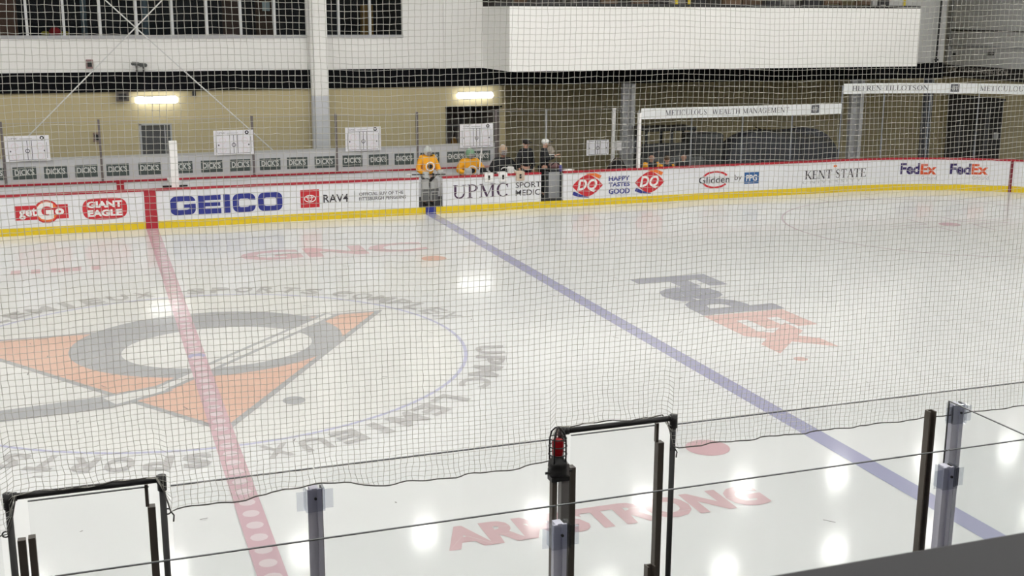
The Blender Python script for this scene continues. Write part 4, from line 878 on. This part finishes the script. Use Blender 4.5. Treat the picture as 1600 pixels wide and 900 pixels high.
# beacon on its post
p0 = atY(871, 742, NY-.21); p1 = atY(871, 668, NY-.21); bx_, by_ = p0[0], NY-.21; zb = p0[2]; H = p1[2]-p0[2]
t = empty('beacon_post', (bx_, by_, 0), 'pair of dark channel uprights carrying the red beacon', 'post')
for dx, w in ((-.03, .035), (.045, .055)): bx('upright', (bx_+dx-w/2, by_-.03, .05), (bx_+dx+w/2, by_+.02, zb-.01 if dx < 0 else zb+.08), DKBR if dx < 0 else mat('upright_steel', (126, 122, 120), .4, .2), t)
bx('mount_plate', (bx_-.06, by_-.05, zb-.03), (bx_+.07, by_+.03, zb), BLACK, t)
t = empty('warning_beacon', (bx_, by_, zb), 'red warning beacon in black wire cage on post', 'beacon')
MB().lathe([(.055, 0), (.066, .01), (.066, H*.14), (.06, H*.17), (.066, H*.19), (.062, H*.3), (.045, H*.34), (.042, H*.42)], (bx_, by_, zb), 20).build('base', BLACK, t, True)
MB().lathe([(.036, H*.4), (.038, H*.45), (.038, H*.72), (.03, H*.76)], (bx_, by_, zb), 18).build('lens', mat('beacon_red', (176, 20, 30), .25, coat=.6), t, True)
MB().lathe([(.042, H*.34), (.043, H*.75), (.034, H*.86), (.012, H*.93)], (bx_, by_, zb), 18).build('clear_dome', glassmat('dome_glass', (.9, .88, .88)), t, True)
for k in range(4):
    a = math.pi/4+k*math.pi/2; c, s_ = math.cos(a), math.sin(a)
    MB().tube([(bx_+r*c, by_+r*s_, zb+z*H) for r, z in ((.058, .28), (.06, .5), (.058, .75), (.046, .9), (.02, .985), (0, 1.0))], .006, 6).build('cage_wire', BLACK, t, True)
for z, r in ((.45, .061), (.62, .061), (.78, .058)): MB().tube([(bx_+r*math.cos(2*math.pi*k/20), by_+r*math.sin(2*math.pi*k/20), zb+z*H) for k in range(21)], .004, 5, False).build('cage_ring', BLACK, t, True)
for s in (-1, 1): MB().tube([(bx_+s*.06, by_-.02, zb+.03), (bx_+s*.095, by_-.02, zb+.03)], .009, 6).build('thumb_screw', BLACK, t)
# posts with clear clips
def clip_post(x, y, z0, z1, label, clips, w=.045, M=ALU):
    t = empty('glass_post', (x, y, z0), label, 'post')
    bx('web', (x-w*.6, y-.035, z0), (x+w*.6, y+.03, z1), M, t); bx('flange', (x-w, y-.05, z0), (x-w*.35, y-.035, z1), M, t); bx('flange', (x+w*.35, y-.05, z0), (x+w, y-.035, z1), M, t)
    bx('side_strip', (x+w*.95, y-.045, z0), (x+w*1.1, y+.02, z1), BLACK, t)
    for c in clips:
        k = bx('clip', (x-.06, y-.075, c-.15), (x+.06, y-.055, c), CLEAR, t)
        bx('clip_wing', (x-.115, y-.056, c-.14), (x-.06, y-.05, c-.015), CLEAR, k); bx('clip_wing', (x+.06, y-.056, c-.14), (x+.115, y-.05, c-.015), CLEAR, k)
        bx('clip_side', (x-.06, y-.055, c-.15), (x-.052, y+.02, c), CLEAR, k); bx('clip_side', (x+.052, y-.055, c-.15), (x+.06, y+.02, c), CLEAR, k); MB().tube([(x, y-.075, c-.06), (x, y-.085, c-.06)], .009, 8).build('bolt', BLACK, k)
    return t
z = atY(491, 757, NY-.1)[2]
clip_post(atY(491, 800, NY-.12)[0], NY-.11, 1.075, z-.01, 'grey aluminium post with clear clip between the door frames', [z])
CPOST = mat('clear_post', (204, 204, 218), .4)
x = atY(1487, 700, NY-.12)[0]; z = atY(1487, 630, NY-.12)[2]
clip_post(x, NY-.11, 1.075, z-.005, 'tall pale post with clear clip beside the dark channel post', [z], .05, CPOST)
p = atY(1453, 641, NY-.16); t = empty('channel_post', (p[0], NY-.16, 0), 'tall dark channel post left of the pale post', 'post')
MB().box((p[0]-.03, NY-.2, 0), (p[0]-.017, NY-.14, p[2])).box((p[0]+.017, NY-.2, 0), (p[0]+.03, NY-.14, p[2])).box((p[0]-.017, NY-.155, 0), (p[0]+.017, NY-.14, p[2])).build('channel', DKBR, t); bx('foot', (p[0]-.07, NY-.22, 0), (p[0]+.07, NY-.12, .02), DKBR, t)
# side partition glass and the rear glass of the boxes
GY = -14.0
pz = atX(1458, 615, 4.55)[2]
t = empty('glass_screen', (4.55, -13.5, .2), 'clear side pane running back from the pale post', 'glass screen'); bx('pane', (4.545, GY+.03, .2), (4.557, NY-.14, pz-.006), GLASS, t); bx('edge', (4.545, GY+.03, pz-.006), (4.557, NY-.14, pz), GEDGE, t); bx('side_edge', (4.5451, NY-.14, .2), (4.5569, NY-.135, pz), GEDGE, t)
gz = atY(875, 789, GY)[2]
ja, jb, jc = atY(83, 893, GY)[0], atY(870, 790, GY)[0], atY(1483, 697, GY)[0]
for x0, x1, l in ((-6, ja-.006, 'rear box pane left of the left joint'), (ja+.006, jb-.006, 'rear box pane crossing before the left door frame'), (jb+.006, jc-.006, 'rear box pane crossing before the beacon door frame'), (jc+.006, 7.5, 'rear box pane past the pale clips')):
    pane('glass_screen', (x0, GY, 1.0), (x1, GY+.012, gz), l, None)
struct(bx('wall_box', (-6, GY-.05, -.07), (7.5, GY+.06, 1.0), WHITE), 'white rear wall of the penalty boxes')
x = atY(875, 820, GY-.06)[0]; z = atY(875, 819, GY-.06)[2]; clip_post(x, GY-.02, .95, z, 'rear pale post with clear clip below the beacon', [z+.005], .042, CPOST)
x = atY(1481, 740, GY-.06)[0]; z = atY(1481, 730, GY-.06)[2]; clip_post(x, GY-.02, .95, z, 'rear pale post with clear clip near the dark ledge', [z+.005], .042, CPOST)
# dark ledge before the viewer
LZ = atY(1600, 828, -18.92)[2]
t = empty('viewing_ledge', (0, -19, 4), 'dark grey ledge rail in front of the viewing deck', 'ledge')
bx('ledge_top', (-5, -19.04, LZ-.07), (6, -18.92, LZ), mat('ledge', (46, 46, 49), .7), t, bevel=.008); bx('ledge_wall', (-5, -19.03, 4.0), (6, -18.95, LZ-.07), mat('ledge', (46, 46, 49), .7), t)
struct(bx('floor', (-34, -25, 3.8), (31, -18.92, 4.0), mat('deck', (70, 68, 66), .8)), 'floor of the upper viewing deck')

# ------------------------------------------------------------------ protective net
NYN = NY-.1
rope_px = [(-40, 842), (8, 832), (14, 800), (15, 773), (252, 742), (262, 790), (269, 795), (400, 775), (482, 755), (507, 753), (600, 756), (700, 749), (800, 732), (862, 718), (866, 690), (870, 665), (1043, 648), (1048, 690), (1052, 697), (1180, 694), (1300, 683), (1445, 667), (1600, 653), (1750, 640)]
rp = [atY(u, v, NYN) for u, v in rope_px]; rxs = np.array([p[0] for p in rp]); rzs = np.array([p[2] for p in rp])
C = .0381; xs = np.arange(-3.6, 7.5, C); top = 6.75; zn = np.arange(top, 2.6, -C)
Xg, Zg = np.meshgrid(xs, zn, indexing='ij')
zb_ = np.interp(xs, rxs, rzs)[:, None]
hi = zb_+.42; zbn = zb_-.10
tt = np.clip((hi-Zg)/(hi-zbn), 0, 1)
Zr = np.where(Zg > hi, Zg, hi-(hi-zb_)*tt)
t2 = tt**2
rng = np.random.default_rng(5)
Xd = Xg+.010*np.sin(1.3*Zg+.7*Xg)+.006*np.sin(4.1*Zg+2*Xg)+t2*(.012*np.sin(9*Xg+8*Zg)+.006*np.sin(23*Xg+31*Zg))+rng.normal(0, .0012, Xg.shape)
Zd = Zr+(1-tt)*(.011*np.sin(1.9*Xg+.8*Zg)+.005*np.sin(4.7*Xg+1.7*Zg+1)+.002*np.sin(11*Xg+3*Zg))+rng.normal(0, .0012, Xg.shape)
Yd = NYN+.02*np.sin(1.1*Xg+.5*Zg)*(1-tt)-t2*(.02+.018*np.sin(14*Xg)+.01*np.sin(31*Xg+5*Zg))
G = np.stack([Xd, Yd, Zd], -1)
def net_mesh(G, r):
    nx, nz, _ = G.shape; V = []; F = []; base = 0
    for H in (G, np.swapaxes(G, 0, 1)):
        a, b, _ = H.shape
        D = np.gradient(H, axis=1); D /= np.linalg.norm(D, axis=2, keepdims=True)
        n1 = np.cross(D, np.array([0, 1.0, 0])); n1 /= np.linalg.norm(n1, axis=2, keepdims=True); n2 = np.cross(D, n1)
        R = [H+r*(math.cos(q)*n1+math.sin(q)*n2) for q in (math.pi/2, math.pi/2+2*math.pi/3, math.pi/2+4*math.pi/3)]
        V.append(np.stack(R, 2).reshape(-1, 3))
        idx = base+np.arange(a*b*3).reshape(a, b, 3)
        for k in range(3):
            k2 = (k+1) % 3
            F.append(np.stack([idx[:, :-1, k], idx[:, :-1, k2], idx[:, 1:, k2], idx[:, 1:, k]], -1).reshape(-1, 4))
        base += a*b*3
    V = np.concatenate(V).astype(np.float32); F = np.concatenate(F).astype(np.int32)
    me = bpy.data.meshes.new('netting'); me.vertices.add(len(V)); me.vertices.foreach_set('co', V.ravel())
    me.loops.add(F.size); me.loops.foreach_set('vertex_index', F.ravel()); me.polygons.add(len(F)); me.polygons.foreach_set('loop_start', np.arange(0, F.size, 4, dtype=np.int32)); me.update(calc_edges=True)
    return me
net = empty('protective_net', (2, NYN, 2.7), 'pale square mesh protective net hanging above the penalty box glass', 'net')
TW = mat('net_twine', (196, 194, 186), .8)
me = net_mesh(G, .0017); me.materials.append(TW); o = bpy.data.objects.new('mesh', me); COL.objects.link(o); o.parent = net; o.matrix_parent_inverse = net.matrix_basis.inverted()
tag(o, 'square mesh of knotted pale twine', kind='stuff')
MB().tube([tuple(p) for p in G[:, -1, :]], .0045, 5).build('bottom_rope', mat('rope', (88, 86, 82), .8), net); MB().tube([(-3.7, NYN, top), (7.6, NYN, top)], .008, 6).build('top_cable', GREY, net)
for u, v in ((262, 798), (1050, 700), (9, 834)):
    p = atY(u, v, NYN); MB().tube([(p[0]+.018*math.cos(q), NYN-.01, p[2]+.018*math.sin(q)) for q in np.linspace(0, 6.28, 13)], .005, 5, False).tube([(p[0]+.015, NYN-.01, p[2]), (p[0]+.035, NYN-.01, p[2]-.03), (p[0]+.03, NYN-.01, p[2]-.07)], .005, 5).build('tie_ring', BLACK, net)
